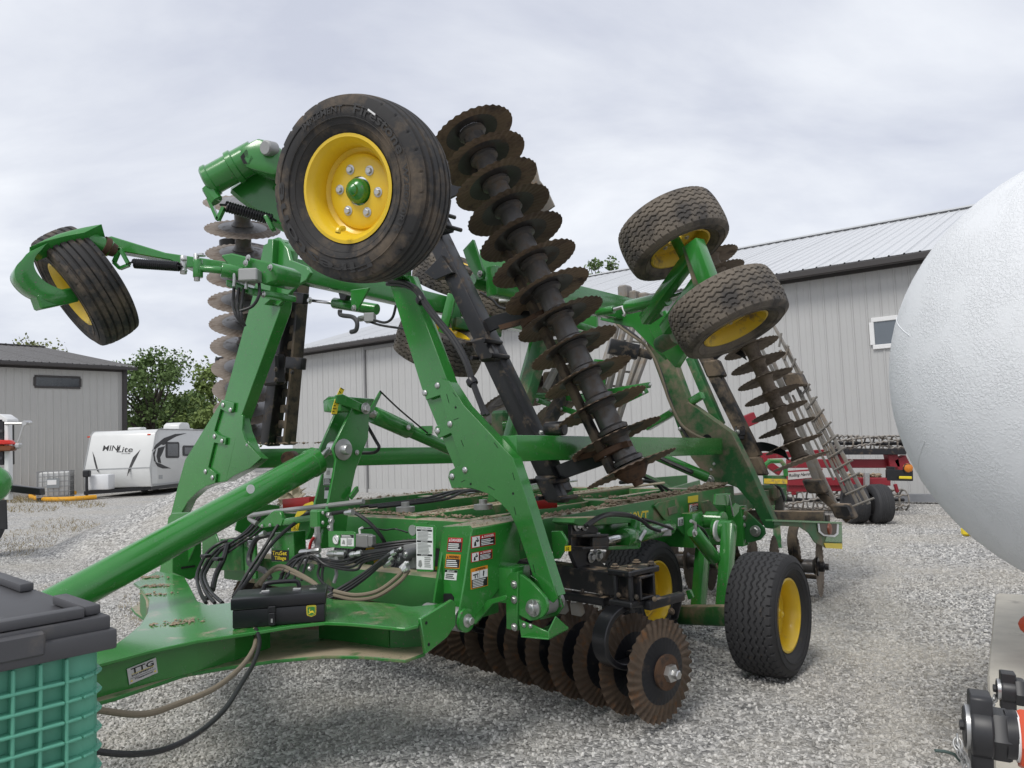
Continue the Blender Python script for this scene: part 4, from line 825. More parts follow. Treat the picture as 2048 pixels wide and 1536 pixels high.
cyl('stabiliser_rod', pu(872, 545, UG-.05), pu(905, 553, UG+.1), .02, m_zinc)
plU('wing_bracket', [(925, 500), (945, 478), (967, 545), (966, 558), (955, 560), (935, 530)], .95, .03, G); boltU(960, 547, .94, .024)
cyl('wing_torque_tube', pu(945, 560, 1.0), pu(1010, 583, 1.3), .055, G); plU('wing_plate', [(958, 498), (1010, 520), (1050, 540), (1045, 590), (965, 560)], 1.35, .02, G)
# scraper blade seen past the top discs
plU('scraper_blade', [(1052, 322), (1070, 324), (1078, 360), (1095, 382), (1109, 412), (1092, 424), (1060, 440), (1045, 400)], 1.05, .012, mat('dusty_galvanised_sheet', (.24, .22, .19), .55, .2, dirt=(.25, .17, .11), amt=.4, dsc=12), bev=.002)
# gauge wheel on the near wing
gp_ = pd(724, 383, 3.18); gn = V3((-.43, -.88, -.17)).normalized()
gw = wheel(gp_, gn, me_t2, me_r2, 6, .052, .022, x=ZU, nr=.098)
B().tube(catmull([gp_+gn*.09+(V3((-.12, 0, -.82)).normalized()*r_)+gn*o_ for r_, o_ in ((.165, .0), (.17, .03), (.185, .035))], 4), .012, 8).obj('valve_guard', m_yellow, gw)
D = Decal(*[gp_+gn*(WG/2*.985)+V3((math.cos(a), 0, math.sin(a))).cross(gn).cross(-gn).normalized()*r_ for a, r_ in ((1.02, .335), (.98, .335), (.98, .26), (1.02, .26))], m_white, .002)
# moulded sidewall lettering
_x = (V3((1, 0, 0))-gn*gn.x).normalized(); _z = (ZU-gn*gn.z); _z = (_z-_x*_z.dot(_x)).normalized(); m_mould = mat('moulded_rubber', (.040, .039, .039), .7, var=.1)
def sidewall(txt, a0, a1, r0, r1):
    vs, fs, _ = textgeo(txt); bb = B(); out = []
    for x, y in vs:
        a = a0+(a1-a0)*x; r_ = r0+(r1-r0)*y; k = (r_-RRG)/(RG-RRG); off = WG/2*(1.0 if k < .6 else 1.0-.25*(k-.6))
        out.append(gp_+(_x*math.cos(a)+_z*math.sin(a))*r_+gn*(off+.0035))
    bb._a(out, fs); bb.obj('sidewall_lettering', m_mould, gw, smooth=0)
sidewall('Firestone', math.radians(292), math.radians(170), .30, .345); sidewall('Firestone', math.radians(75), math.radians(20), .295, .335); sidewall('IMPLEMENT', math.radians(125), math.radians(85), .30, .325); sidewall('W280/70R15', math.radians(12), math.radians(-38), .30, .325)
bb = B(); bb.prism([gp_+gn*(WG/2*.98)+_x*x+_z*z for x, z in ((.152, .292), (.185, .268), (.182, .262), (.149, .286))], gn*.006); bb.obj('sidewall_tag', m_white, gw, smooth=0)
# its caster arm
gu = 3.35
def g3(x, y, d=0.): return pd(x, y, gu+d)
B().lathe(g3(414, 365, .12), g3(535, 298, .12)-g3(414, 365, .12), [(.03, -.01), (.066, 0), (.075, .01), (.075, .03), (.068, .035), (.068, .13), (.078, .135), (.078, .16), (.07, .165), (.07, .26)], 24).obj('caster_pivot', G, mach)
B().prism([g3(x, y, .05) for x, y in ((472, 308), (478, 292), (515, 273), (558, 292), (562, 345), (545, 350), (490, 335))], V3((.03, .16, 0))).obj('caster_head', G, mach, bevel=.02, seg=2)
B().lathe(g3(538, 297, .04), gn, [(.034, -.03), (.034, .02), (.028, .028)], 22).obj('caster_cap', m_alu, mach)
B().prism([g3(x, y, .06) for x, y in ((482, 315), (494, 300), (508, 318), (500, 330), (488, 328))], -V3((.0, .01, 0))).obj('slot', m_dark, mach)
B().prism([g3(x, y, .2) for x, y in ((450, 378), (520, 330), (600, 310), (700, 350), (720, 400), (600, 470), (545, 452), (475, 400))], V3((.02, .12, 0))).obj('caster_arm', G, mach, bevel=.02)
B().tube([g3(416, 375, .1), g3(428, 395, .1), g3(434, 402, .1)], .03, 8).obj('caster_tail', G, mach)
for a, c_ in (((418, 398), (436, 440)), ((436, 440), (448, 415)), ((418, 398), (440, 398))): B().box(g3(*a, .1), g3(*c_, .1), .014, .03, V3((0, 1, 0))).obj('spring_hook', G, mach)
def spring(a, b, r=.017, turns=20, wr=.0045, par=mach):
    d = b-a; u, w = perp(d); n = turns*9; pts = [a+d*(i/n)+(u*math.cos(2*math.pi*i/9)+w*math.sin(2*math.pi*i/9))*r for i in range(n+1)]
    pts = [a-d*.12]+pts+[b+d*.08]; return B().tube(pts, wr, 5).obj('coil_spring', m_blackc, par, smooth=60)
spring(g3(452, 413, .1), g3(545, 440, .15), .022, 18, .006); bar('spring_lug', g3(532, 432, .12), g3(548, 462, .12), .05, .02, G)
bar('caster_axle', gp_-gn*.05, gp_-gn*.20, .07, .07, G)
bar('caster_beam', pd(640, 395, 3.62), M(.06, .98, 2.74), .10, .13, G); bar('caster_beam', pd(560, 350, 3.5), pd(650, 400, 3.64), .10, .13, G)
# ---------------------------------------------------------------- near wing: rear leg
UR = 3.5
plU('wing_leg', [(1280, 650), (1318, 640), (1376, 800), (1425, 905), (1385, 905), (1358, 862)], UR+.012, .11, GM)
plU('knee_plate', [(1360, 866), (1375, 855), (1371, 806), (1376, 804), (1463, 866), (1500, 940), (1550, 1050), (1546, 1058), (1530, 1056), (1505, 1010), (1474, 975), (1455, 968), (1432, 972), (1418, 985), (1410, 950), (1382, 915)], UR, .12, GM)
for x, y in ((1343, 820), (1360, 858)): boltU(x, y, UR, .022, me_btn)
B().lathe(pu(1414, 879, UR-.002), -MU, [(.05, 0), (.045, .006), (.035, .004)], 20).obj('hose_grommet', m_dark, mach)
boltU(1420, 960, UR, .045); boltU(1428, 928, UR, .014); boltU(1422, 940, UR, .014)
plU('hinge_ear', [(1478, 1025), (1492, 1022), (1512, 1040), (1528, 1056), (1530, 1068), (1520, 1080), (1500, 1085), (1480, 1085)], UR-.06, .03, GM)
boltU(1511, 1062, UR-.07, .05); 
for y in (1035, 1050, 1082): boltU(1487, y, UR-.07, .022)
bar('rear_hinge_block', M(UR-.04, .2, .80), M(UR-.04, .6, .80), .14, .36, G)
# diagonal lift cylinder from the rear leg down to the frame, braces
cyl('fold_cylinder', pu(1415, 955, UR-.1), pu(1300, 905, UR-.4), .05, G); hose([(1300, 905), (1340, 925), (1385, 945)], .02, u=UR-.55)
bar('cross_brace', pu(1295, 855, UR+.3), pu(1405, 790, UR), .06, .07, G); bar('cross_brace', pu(1120, 800, UR+.2), pu(1300, 770, UR+.2), .05, .06, G)
bar('cross_brace', pu(1060, 790, UR-.1), pu(1200, 800, UR+.1), .05, .07, G); bar('cross_brace', pu(1075, 800, UR-.1), pu(1180, 835, UR), .05, .06, G); bar('cross_brace', pu(1295, 780, UR+.4), pu(1180, 835, UR), .06, .06, G)
for x, y in ((1075, 800), (1122, 818), (1232, 813), (1287, 786), (1300, 770)): boltU(x, y, UR-.12, .018, me_btn)
# dual transport wheels on the wing (axis along the wing)
wc1 = pu(1346, 471, 2.05); wc2 = pu(1455, 626, 1.95); wax = (wc2-wc1).normalized()
wax = V3((.32, -.285, -.90)).normalized()
wheel(wc1, wax, me_t1m, me_r1m, 6, 0, .04); wheel(wc2, wax, me_t1m, me_r1m, 6, 0, .04)
ab = pu(1430, 590, 2.0); at_ = pu(1375, 455, 2.02)
bar('wheel_arm', pu(1388, 485, 1.86), pu(1425, 582, 1.83), .10, .12, G); bar('wheel_arm_web', pu(1378, 490, 1.9), pu(1408, 590, 1.9), .05, .10, GM)
bar('wheel_arm', pu(1385, 510, 1.95), pu(1290, 640, 2.3), .09, .10, G); bar('wheel_arm', pu(1400, 560, 1.98), pu(1330, 660, 2.2), .08, .10, G)
cyl('axle_stub', wc1-wax*.05, wc1+wax*.30, .04, G)
cyl('lift_cylinder', pu(1255, 615, 2.3), pu(1336, 597, 2.2), .058, GC); cyl('cylinder_rod', pu(1336, 597, 2.2), pu(1385, 585, 2.1), .028, m_chrome)
cyl('cylinder_end', pu(1195, 625, 2.35), pu(1228, 619, 2.33), .035, GC); B().tube([pu(1228, 619, 2.32), pu(1245, 614, 2.32), pu(1250, 628, 2.3), pu(1247, 632, 2.3)], .016, 8).obj('hydraulic_elbow', m_zinc, mach)
plU('wing_corner_plate', [(1210, 600), (1260, 612), (1320, 640), (1345, 690), (1330, 720), (1300, 690), (1265, 655), (1200, 640)], 2.9, .03, G); plU('wing_corner_box', [(1290, 640), (1330, 620), (1372, 700), (1350, 735), (1318, 700)], 2.75, .1, G)
cyl('pivot_tube', pu(1320, 690, 2.6), pu(1352, 672, 2.5), .07, GM); cyl('pivot_tube', pu(1300, 640, 2.6), pu(1322, 625, 2.6), .035, GM)
hose([(1240, 625), (1232, 645), (1260, 668), (1290, 690), (1310, 720), (1325, 760), (1338, 800), (1360, 845), (1378, 862), (1395, 872), (1410, 878)], .014, m_tan, u=UR-.06); hose([(1246, 628), (1245, 650), (1275, 675), (1298, 700), (1318, 735), (1333, 780), (1352, 830), (1380, 880), (1408, 884)], .014, m_hose, u=UR-.05)
# rear disc gang on the near wing
UH = 4.3; hb_ = pu(1600, 917, UH); hs = pu(1514, 722, UH); step = (hs-hb_)/6; hax = step.normalized()
for i in range(14):
    p = hb_+step*i; blade(p, hax, .285, me_discm)
    if i < 13: B().lathe(p, step, [(.095, .006), (.07, .04), (.07, step.length-.04), (.095, step.length-.006)], 16).obj('spool', m_discm, mach)
bar('gang_tube', pu(1512, 915, UH-.05), pu(1400, 690, UH-.05), .12, .12, m_blackm, up=MU); bar('gang_tube', pu(1382, 715, UH-.1), pu(1440, 850, UH-.1), .09, .11, GM, up=MU)
cspring([(1512, 925), (1500, 915), (1503, 900), (1525, 893), (1555, 900), (1575, 912)], UH-.02, hax, .1, .022); cspring([(1440, 742), (1425, 735), (1424, 720), (1440, 702), (1465, 698), (1490, 712)], UH-.02, hax, .1, .022)
for x, y in ((1428, 738), (1510, 932)): B().blk(pu(x, y, UH-.08), .09, .2, .2, MU, MV, hax).obj('spring_clamp', m_blackm, mach, bevel=.02)
for x, y in ((1478, 870), (1480, 862)): B().blk(pu(x, y, UH-.14), .08, .1, .1).obj('gang_stop', m_black, mach, bevel=.01)
boltU(1475, 864, UH-.2, .025)
# rolling baskets hanging behind the near wing
m_lat = mat('weathered_basket_steel', (.25, .235, .215), .6, .3, dirt=(.24, .195, .15), amt=.45, dsc=6); UB = 5.3
for a, c_, w in (((1548, 652), (1620, 782), .05), ((1625, 795), (1738, 1008), .06), ((1572, 690), (1716, 1010), .05), ((1560, 700), (1690, 985), .05), ((1545, 720), (1650, 965), .06), ((1595, 850), (1672, 1010), .07), ((1520, 690), (1575, 800), .05), ((1585, 790), (1668, 960), .035), ((1600, 780), (1700, 985), .035), ((1612, 800), (1726, 1010), .03), ((1556, 668), (1606, 770), .03)):
    bar('basket_bar', pu(*a, UB), pu(*c_, UB), w*.62, w*.62, m_lat, up=MU, bev=.004)
for k in range(14):
    t = k/13; a = (1572+144*t, 690+320*t); c_ = (1553+185*t, 672+330*t); B().tube([pu(a[0]-14, a[1]+4, UB-.02), pu(c_[0]+10, c_[1]-6, UB-.02)], .012, 6).obj('basket_rung', m_lat, mach)
for x, y in ((1632, 972), (1688, 1022), (1590, 760)): B().blk(pu(x, y, UB-.05), .18, .2, .16, MU, MV, hax).obj('basket_bearing', m_blackm, mach, bevel=.02)
bar('basket_arm', pu(1640, 985, UB), pu(1700, 1040, UB), .1, .08, m_blackm); bar('basket_arm', pu(1612, 900, UB), pu(1650, 1000, UB), .08, .08, m_lat)
# ---------------------------------------------------------------- far wing: front leg, knee, top corner
far = [(545, 478), (556, 474), (620, 540), (600, 585), (582, 610), (530, 740), (492, 830), (452, 962), (428, 967), (400, 960), (445, 800), (507, 585), (525, 520)]
plU('wing_leg', [(527, 490), (556, 476), (575, 500), (560, 620), (505, 770), (480, 840), (452, 962), (425, 965), (400, 960), (448, 800), (507, 585)], .02, .10, GC)
fk = plU('knee_plate', [(444, 800), (468, 806), (466, 822), (458, 826), (441, 818), (428, 862), (436, 870), (452, 876), (450, 890), (428, 885), (416, 935), (432, 948), (430, 966), (412, 972), (395, 983), (376, 1002), (364, 1022), (360, 1040), (338, 1060), (342, 1027), (357, 967), (370, 920)], 0, .02, GC, bev=.002)
plU('knee_box', [(450, 805), (480, 830), (487, 862), (505, 905), (520, 918), (500, 935), (452, 963), (428, 967), (398, 980), (376, 1000), (362, 1030), (347, 1028), (362, 968), (375, 921)], .021, .08, GC)
plU('gusset', [(480, 828), (486, 832), (484, 860), (492, 885), (522, 916), (500, 936), (470, 950), (455, 960)], .0, .02, GC, bev=.002)
for x, y in ((446, 810), (461, 820), (429, 873), (444, 882), (411, 943), (425, 955)): boltU(x, y, -.003, .020, me_btn)
boltU(494, 824+66, -.0, .012)
bar('wing_lower_beam', pu(455, 918, .12), pu(1200, 905, 4.2), .15, .16, G); cyl('stop_bumper', pu(575, 917, .35), pu(586, 915, .5), .055, m_rust)
ftA = pu(600, 553, .04)
bar('wing_top_beam', pu(560, 535, .05), pu(1075, 655, 3.6), .11, .17, GC)
plU('wing_corner_plate', [(545, 478), (556, 474), (574, 497), (580, 520), (612, 533), (620, 545), (612, 560), (592, 572), (575, 590), (556, 612), (530, 600), (535, 530)], .0, .03, GC); plU('wing_corner_web', [(536, 478), (546, 478), (540, 600), (528, 610), (524, 540)], -.05, .14, GC)
# caster assembly of the far gauge wheel
FY = 4.75
def h3(x, y, d=0.): return pd(x, y, FY+d)
B().prism([h3(x, y, .1) for x, y in ((205, 475), (222, 472), (330, 505), (465, 525), (440, 535), (370, 535), (340, 520), (225, 500))], V3((0, .14, 0))).obj('caster_beam', GC, mach, bevel=.006)
B().prism([h3(x, y, .05) for x, y in ((440, 510), (462, 506), (540, 525), (556, 535), (552, 560), (530, 570), (480, 545), (455, 530))], V3((.1, .2, 0))).obj('caster_bracket', GC, mach, bevel=.008)
B().prism([h3(x, y, .08) for x, y in ((450, 558), (500, 575), (545, 582), (545, 595), (500, 590), (450, 572))], V3((.1, .2, 0))).obj('caster_bracket', GC, mach, bevel=.008)
cyl('caster_cylinder', h3(443, 540, 0), h3(485, 547, .05), .045, GC); cyl('cylinder_rod', h3(400, 537, 0), h3(445, 541, 0), .022, GC); cyl('caster_clevis', h3(396, 520, 0), h3(396, 555, 0), .03, GC)
for x, y, r_ in ((368, 520, .02), (403, 512, .026), (368, 542, .022)): bolt(h3(x, y, -.02), ZU, r_)
cyl('clevis_pin', h3(393, 508, 0), h3(394, 562, 0), .018, m_zinc); cyl('clevis_pin', h3(367, 512, 0), h3(367, 548, 0), .02, m_zinc)
spring(h3(268, 527, -.03), h3(358, 533, -.03), .026, 22, .007)
for a, c_ in (((240, 497), (228, 525)), ((228, 525), (240, 537)), ((240, 537), (258, 530)), ((258, 530), (240, 497))): B().box(h3(*a, 0), h3(*c_, 0), .018, .03, V3((0, 1, 0))).obj('spring_hook', GC, mach)
for x, y in ((466, 555), (490, 560)): B().tube(catmull([h3(x-3, y-10), h3(x+2, y-8), h3(x+3, y+5), h3(x+2, y+18)], 3), .011, 8).obj('hydraulic_elbow', m_zinc, mach)
B().blk(h3(500, 552), .12, .1, .08).obj('valve_block', m_alu, mach, bevel=.008)
for x, y in ((497, 516), (541, 535), (527, 589), (492, 526)): bolt(h3(x, y, .02), -MU, .022)
for k in range(3): rod('hose', [h3(468+k*10, 575, .05), h3(466+k*9, 605, .05), h3(470+k*6, 625, .0), h3(478+k*3, 640, -.0), h3(490, 652, .02)], .010, m_hose)
rod('hose', [h3(518, 562, .05), h3(518, 590, 0), h3(505, 612, 0), h3(480, 622, 0)], .010, m_hose)
# fork arm and wheel
B().ribbon(catmull([h3(190, 470, -.1), h3(150, 478, -.15), h3(100, 493, -.22), h3(58, 516, -.3), h3(44, 545, -.33), h3(68, 577, -.28), h3(110, 594, -.2), h3(142, 594, -.12)], 6), V3((-.55, -.60, -.585)).normalized()*.12, .10).obj('caster_arm', GC, mach, bevel=.018, seg=2)
cyl('caster_pivot', h3(178, 478, -.08), h3(222, 499, -.02), .052, GC); B().lathe(h3(205, 490, -.05), h3(226, 500, 0)-h3(205, 490, -.05), [(.06, 0), (.062, .03), (.05, .04), (.04, .08), (.02, .09)], 18).obj('pivot_cap', m_rust, mach)
B().box(h3(70, 606, -.28), h3(148, 590, -.1), .10, .09, ZU).obj('arm_foot', GC, mach, bevel=.01)
fw = h3(172, 574, .12); fn = V3((-.68, -.50, -.56)).normalized()
wheel(fw, fn, me_t2, me_r2, 6, .052, .022, x=ZU, nr=.098); cyl('caster_axle', fw+fn*.03, fw+fn*.19, .035, GC)
# far wing front gang: discs, tube, ladder bar
fb = pu(497, 852, UG); ftp = pv(484, 400, 2.92); fax = (ftp-fb).normalized(); NF = 11
fpl = []
for i in range(NF):
    p = fb.lerp(ftp, i/(NF-1)); fpl.append(p); blade(p, fax, .30, me_discl)
    if i < NF-1: q = fb.lerp(ftp, (i+1)/(NF-1)); B().lathe(p, q-p, [(.09, .005), (.065, .04), (.065, (q-p).length-.04), (.09, (q-p).length-.005)], 16).obj('spool', m_spool, mach)
bar('gang_tube', pu(540, 890, UG-.12), pu(578, 575, UG-.12), .13, .13, m_black, up=MU, bev=.012)
la, lb_ = pu(573, 890, UG-.1), pu(604, 565, UG-.1); bar('ladder_rail', la, lb_, .035, .07, m_blackm, up=MU); la2, lb2 = pu(585, 890, UG-.05), pu(613, 565, UG-.05); bar('ladder_rail', la2, lb2, .02, .06, m_blackm, up=MU)
ta, tb2 = pu(553, 890, UG-.1), pu(588, 575, UG-.1)
for k in range(10): t = (k+.3)/10; bar('ladder_rung', ta.lerp(tb2, t), la2.lerp(lb2, t), .03, .07, m_blackm)
for x, y in ((470, 492), (462, 725)):
    c = pu(x, y, UG-.1); B().ribbon(catmull([c+MV*.13*math.cos(a)+MU*.13*math.sin(a) for a in [k*.5 for k in range(-1, 12)]], 2), fax*.09, .022).obj('c_spring', m_blackc, mach, bevel=.004); bar('spring_link', c-MV*.1, pu(545, y+10, UG-.12), .08, .07, m_black)
B().blk(pu(548, 740, UG-.2), .1, .22, .26, MU, MV, ZU).obj('spring_clamp', m_black, mach, bevel=.02); bar('clamp_tongue', pu(575, 725, UG-.18), pu(608, 728, UG-.15), .06, .10, m_black)
for x, y in ((552, 739), (552, 760), (585, 745)): boltU(x, y, UG-.27, .022, me_bbolt)
bar('gang_bracket', pu(562, 592, UG-.2), pu(612, 598, UG-.2), .06, .09, m_black); cyl('cylinder_rod', pu(618, 600, UG-.15), pu(672, 607, UG-.1), .014, m_chrome); boltU(620, 601, UG-.25, .028)
cyl('wing_cylinder', pu(668, 606, UG-.1), pu(754, 619, UG+.0), .045, GC); plU('cylinder_lug', [(700, 580), (738, 575), (722, 605), (714, 622), (703, 622)], UG-.2, .02, GC); boltU(708, 616, UG-.22, .026)
plU('cylinder_lug', [(676, 585), (694, 590), (690, 600), (680, 600)], UG-.15, .05, m_black)
hose([(680, 620), (682, 630), (705, 634), (714, 645), (712, 660), (702, 664)], .018, mat('grey_hook_steel', (.06, .06, .065), .5), u=.5, name='hose_hook'); B().blk(pu(740, 636, .55), .08, .09, .07).obj('valve_block', m_alu, mach, bevel=.006); B().lathe(pu(724, 637, .55), -MV, [(.022, -.03), (.024, 0), (.02, .04)], 12).obj('solenoid', m_zinc, mach)
hose([(748, 640), (770, 645), (785, 635), (792, 610)], .010, u=.5); hose([(735, 642), (760, 650), (790, 655), (830, 660)], .009, u=.55)
# far wing rear: wheels, baskets, braces
fwc = pd(880, 690, 7.0); fax2 = (MV*-.45+ZU*.85).normalized(); wheel(fwc, fax2, me_t1m, me_r1, 6, 0, .04); wheel(pd(1012, 596, 7.6), fax2, me_t1m, me_r1m, 0, 0, .04); wheel(pd(905, 550, 7.9), fax2, me_t1m, me_r1m, 0, 0, .04)
bar('wheel_arm', pd(884, 672, 7.0), pd(905, 590, 7.0), .13, .08, G); bar('wheel_arm', pd(915, 660, 7.2), pd(905, 590, 7.2), .08, .1, GM); bar('wheel_arm', pd(908, 645, 7.1), pd(1000, 665, 7.4), .07, .1, GM)
bar('far_wing_rear_leg', pd(1110, 600, 8.0), pd(1040, 830, 7.6), .16, .12, GM); bar('far_wing_rear_leg', pd(1085, 640, 8.0), pd(1020, 880, 7.6), .10, .12, G); bar('wing_strut', pd(1200, 720, 8.0), pd(1195, 780, 8.0), .12, .14, G)
bar('wing_strut', pd(1130, 700, 8.0), pd(1090, 780, 7.8), .06, .06, m_lat); B().blk(pd(1100, 690, 7.9), .25, .12, .1).obj('valve_block', GM, mach, bevel=.01); B().blk(pd(1175, 650, 8.2), .22, .15, .2).obj('bracket', G, mach, bevel=.02)
for a, c_ in (((1252, 575), (1190, 830)), ((1278, 600), (1222, 835)), ((1300, 640), (1236, 840)), ((1236, 640), (1186, 800)), ((1310, 660), (1262, 790)), ((1264, 590), (1204, 830))): bar('basket_bar', pd(*a, 9.0), pd(*c_, 8.6), .055, .055, m_lat, bev=.004)
for x, y in ((1250, 585), (1290, 600), (1236, 790), (1268, 596)): B().blk(pd(x, y, 8.9), .16, .12, .16, MU, MV).obj('basket_bearing', m_lat, mach, bevel=.02)
for k in range(6): t = k/5; B().tube([pd(1232-36*t, 650+150*t, 8.9), pd(1300-48*t, 655+150*t, 8.9)], .014, 6).obj('basket_rung', m_lat, mach)
bar('basket_arm', pd(1218, 692, 8.3), pd(1276, 705, 8.3), .12, .16, m_black); bar('basket_arm', pd(1270, 702, 8.3), pd(1305, 712, 8.3), .06, .09, m_blackm)
for i, (x, y) in enumerate(((1095, 780), (1110, 815), (1075, 770), (1120, 750))): blade(pd(x, y, 8.6), (MV*.5+ZU*.8).normalized(), .27, me_discm)
bar('gang_tube', pd(1125, 795, 8.3), pd(1070, 890, 8.0), .12, .12, m_blackm); B().blk(pd(1110, 760, 8.3), .2, .2, .18, MU, MV).obj('basket_bearing', m_blackm, mach, bevel=.02)
for x, y in ((1000, 804), (995, 828)): blade(pd(x, y, 8.4), (MV*.5+ZU*.8).normalized(), .25, me_discl)
B().blk(pd(1010, 850, 8.0), .25, .2, .3, MU, MV).obj('bracket', GM, mach, bevel=.03); cyl('wing_cylinder', pd(1005, 852, 7.9), pd(1022, 850, 7.9), .06, G)
B().blk(pd(997, 592, 7.2), .10, .08, .07).obj('solenoid', m_zinc, mach, bevel=.015); B().blk(pd(1008, 594, 7.2), .10, .08, .1).obj('valve_block', m_white, mach, bevel=.01); rod('hose', [pd(960, 585, 6.8), pd(985, 600, 6.8), pd(1000, 615, 6.8), pd(1040, 622, 6.8)], .012, m_hose)
bar('wing_tie', pd(1060, 650, 7.6), pd(1170, 670, 8.0), .06, .09, G); bar('wing_tie', pd(1115, 640, 7.2), pd(1200, 665, 7.8), .06, .07, G)
# hoses over the near leg top
for k, (dx_, dy_) in enumerate(((0, 0), (8, 3), (4, 8))):
    hose([(770+dx_, 560+dy_), (800+dx_, 562+dy_), (826+dx_, 574+dy_), (846+dx_, 604+dy_), (870+dx_, 636+dy_), (897+dx_, 668+dy_), (915+dx_, 696+dy_), (932+dx_*.6, 730), (944+dx_*.5, 766), (960+dx_*.5, 808), (968+dx_, 830)], .013, u=-.015+.012*k)
for x, y in ((842, 600), (944, 764)): B().lathe(pu(x, y, -.005)-MV*.0, (pu(x+8, y+12, 0)-pu(x, y, 0)), [(.03, -.02), (.034, 0), (.03, .02)], 12).obj('hose_clamp', m_blackc, mach)
# ---------------------------------------------------------------- centre frame
WT = 1.15
def rail(name, v, u0, u1, w=.15, h=.20, mt=None, z=WT): return bar(name, M(u0, v, z-h/2), M(u1, v, z-h/2), w, h, mt or GD, bev=.012)
rl = rail('main_rail', .42, .35, 3.6, .15, .22); rail('main_rail', 3.08, .35, 3.6, .15, .22); rail('centre_rail', 1.40, .45, 3.5, .12, .18); rail('centre_rail', 2.20, .45, 3.5, .12, .18)
for u_ in (.50, 2.15, 3.45): bar('cross_beam', M(u_, .505, WT-.115), M(u_, 2.995, WT-.115), .15, .19, GD, bev=.012)
bar('front_beam', M(.12, .40, .74), M(.12, 3.1, .74), .16, .20, GD, bev=.012)
for v_ in (1.0, 1.75, 2.5): rail('brace_rail', v_, .6, 3.4, .07, .12, GD, WT-.03)
plV('brace_plate', [(1105, 985), (1135, 975), (1170, 1000), (1195, 1010), (1140, 1012)], 1.0, .012, GD)
for v_, u_ in ((1.62, .62), (1.15, .95)):
    B().lathe(M(u_, v_, WT+.005), ZU, [(.07, 0), (.07, .035), (.03, .04), (.03, .07)], 20).obj('pivot_cap', m_alu, mach)
bar('stop_block', M(1.0, .95, WT+.035), M(1.35, .80, WT+.035), .10, .09, m_red)
bar('stop_block', pu(574, 1008, .35), pu(628, 1004, .35), .09, .085, m_red)
D = decV(1234, 1026, 1297, 1050, .343, G, -7); D.text('2660VT', .02, .05, .98, .95, m_dyel, 2); D.obj('model_lettering', mach)
D = decV(1376, 993, 1396, 1006, .343, m_dyel, -3); D.obj('reflector', mach)
danger(decV(1378, 1009, 1396, 1024, .343, m_dred, -3))
plV('rail_bracket', [(1309, 1012), (1318, 1005), (1350, 998), (1352, 1022), (1370, 1040), (1392, 1058), (1388, 1075), (1372, 1075), (1345, 1045), (1330, 1040)], .325, .012, GD); plV('slot', [(1336, 1016), (1354, 1011), (1356, 1026), (1338, 1031)], .318, .006, GM)
D = decV(1356, 1036, 1366, 1052, .32, m_white, -2); D.rect(.1, .25, .9, .95, m_ink).lines(.2, .3, .8, .9, 4, m_white); D.obj('small_label', mach)
# gang adjust cylinder and black gang hanger at the near front
plV('hanger_plate', [(1143, 1044), (1150, 1040), (1180, 1042), (1197, 1058), (1198, 1075), (1180, 1080), (1182, 1110), (1205, 1125), (1220, 1140), (1218, 1150), (1160, 1150), (1144, 1110)], .10, .03, m_black)
for x, y in ((1154, 1051), (1169, 1050), (1182, 1114), (1197, 1111)): boltV(x, y, .095, .036)
bb = B()
for (y0, y1) in ((1070, 1075), (1094, 1100)): bb.prism([pv(x, y, .02) for x, y in ((1165, y0), (1218, y0-2), (1218, y1-2), (1165, y1))], MV*.1)
bb.prism([pv(x, y, .03) for x, y in ((1186, 1075), (1218, 1073), (1218, 1093), (1186, 1095))], MV*.012); bb.prism([pv(x, y, .11) for x, y in ((1165, 1075), (1218, 1073), (1218, 1093), (1165, 1095))], MV*.012)
bb.obj('clevis', m_black, mach, bevel=.003); bolt(pv(1196, 1070, .07), ZU, .022)
cyl('cylinder_rod', pv(1212, 1081, .06), pv(1256, 1073, .06), .027, m_chrome); cyl('angle_cylinder', pv(1252, 1074, .06), pv(1340, 1054, .06), .052, G); cyl('cylinder_gland', pv(1244, 1077, .06), pv(1262, 1072, .06), .066, G); cyl('trunnion', pv(1270, 1040, .06), pv(1268, 1094, .06), .045, G)
plV('trunnion_plate', [(1146, 1046), (1150, 1036), (1272, 1032), (1280, 1040), (1275, 1045), (1160, 1052)], .06, .16, GD); plV('trunnion_plate', [(1205, 1094), (1278, 1090), (1280, 1098), (1220, 1100)], .02, .14, GD); bar('trunnion_web', pv(1180, 1070, .2), pv(1270, 1055, .2), .03, .16, G)
for dx_ in (0, 6): hose([(1170+dx_, 1052, .3), (1195+dx_, 1035, .4), (1225, 1027+dx_*.4, .6), (1260, 1030+dx_*.4, .9), (1285, 1042, 1.0), (1300, 1055, 1.1), (1320, 1062, 1.2)], .012)
hose([(1285, 1038, 1.0), (1310, 1045, 1.15), (1330, 1052, 1.3), (1345, 1058, 1.4)], .011); B().tube([pv(1278, 1082, .0), pv(1284, 1072, .0), pv(1290, 1062, .0)], .014, 8).obj('hydraulic_elbow', m_zinc, mach); B().tube([pv(1312, 1064, .0), pv(1326, 1060, .0), pv(1342, 1056, .0)], .014, 8).obj('hydraulic_elbow', m_zinc, mach); B().blk(pv(1330, 1060, .02), .08, .05, .08).obj('valve_block', m_alu, mach, bevel=.006)
D = decU(1130, 1092, 1142, 1103, .25, m_dyel, -1); D.text('10', .3, .2, .75, .85, m_ink, 2); D.obj('scale_decal', mach)
plU('hanger_plate', [(1102, 1062), (1122, 1062), (1134, 1082), (1132, 1096), (1118, 1118), (1105, 1118)], .30, .02, G)
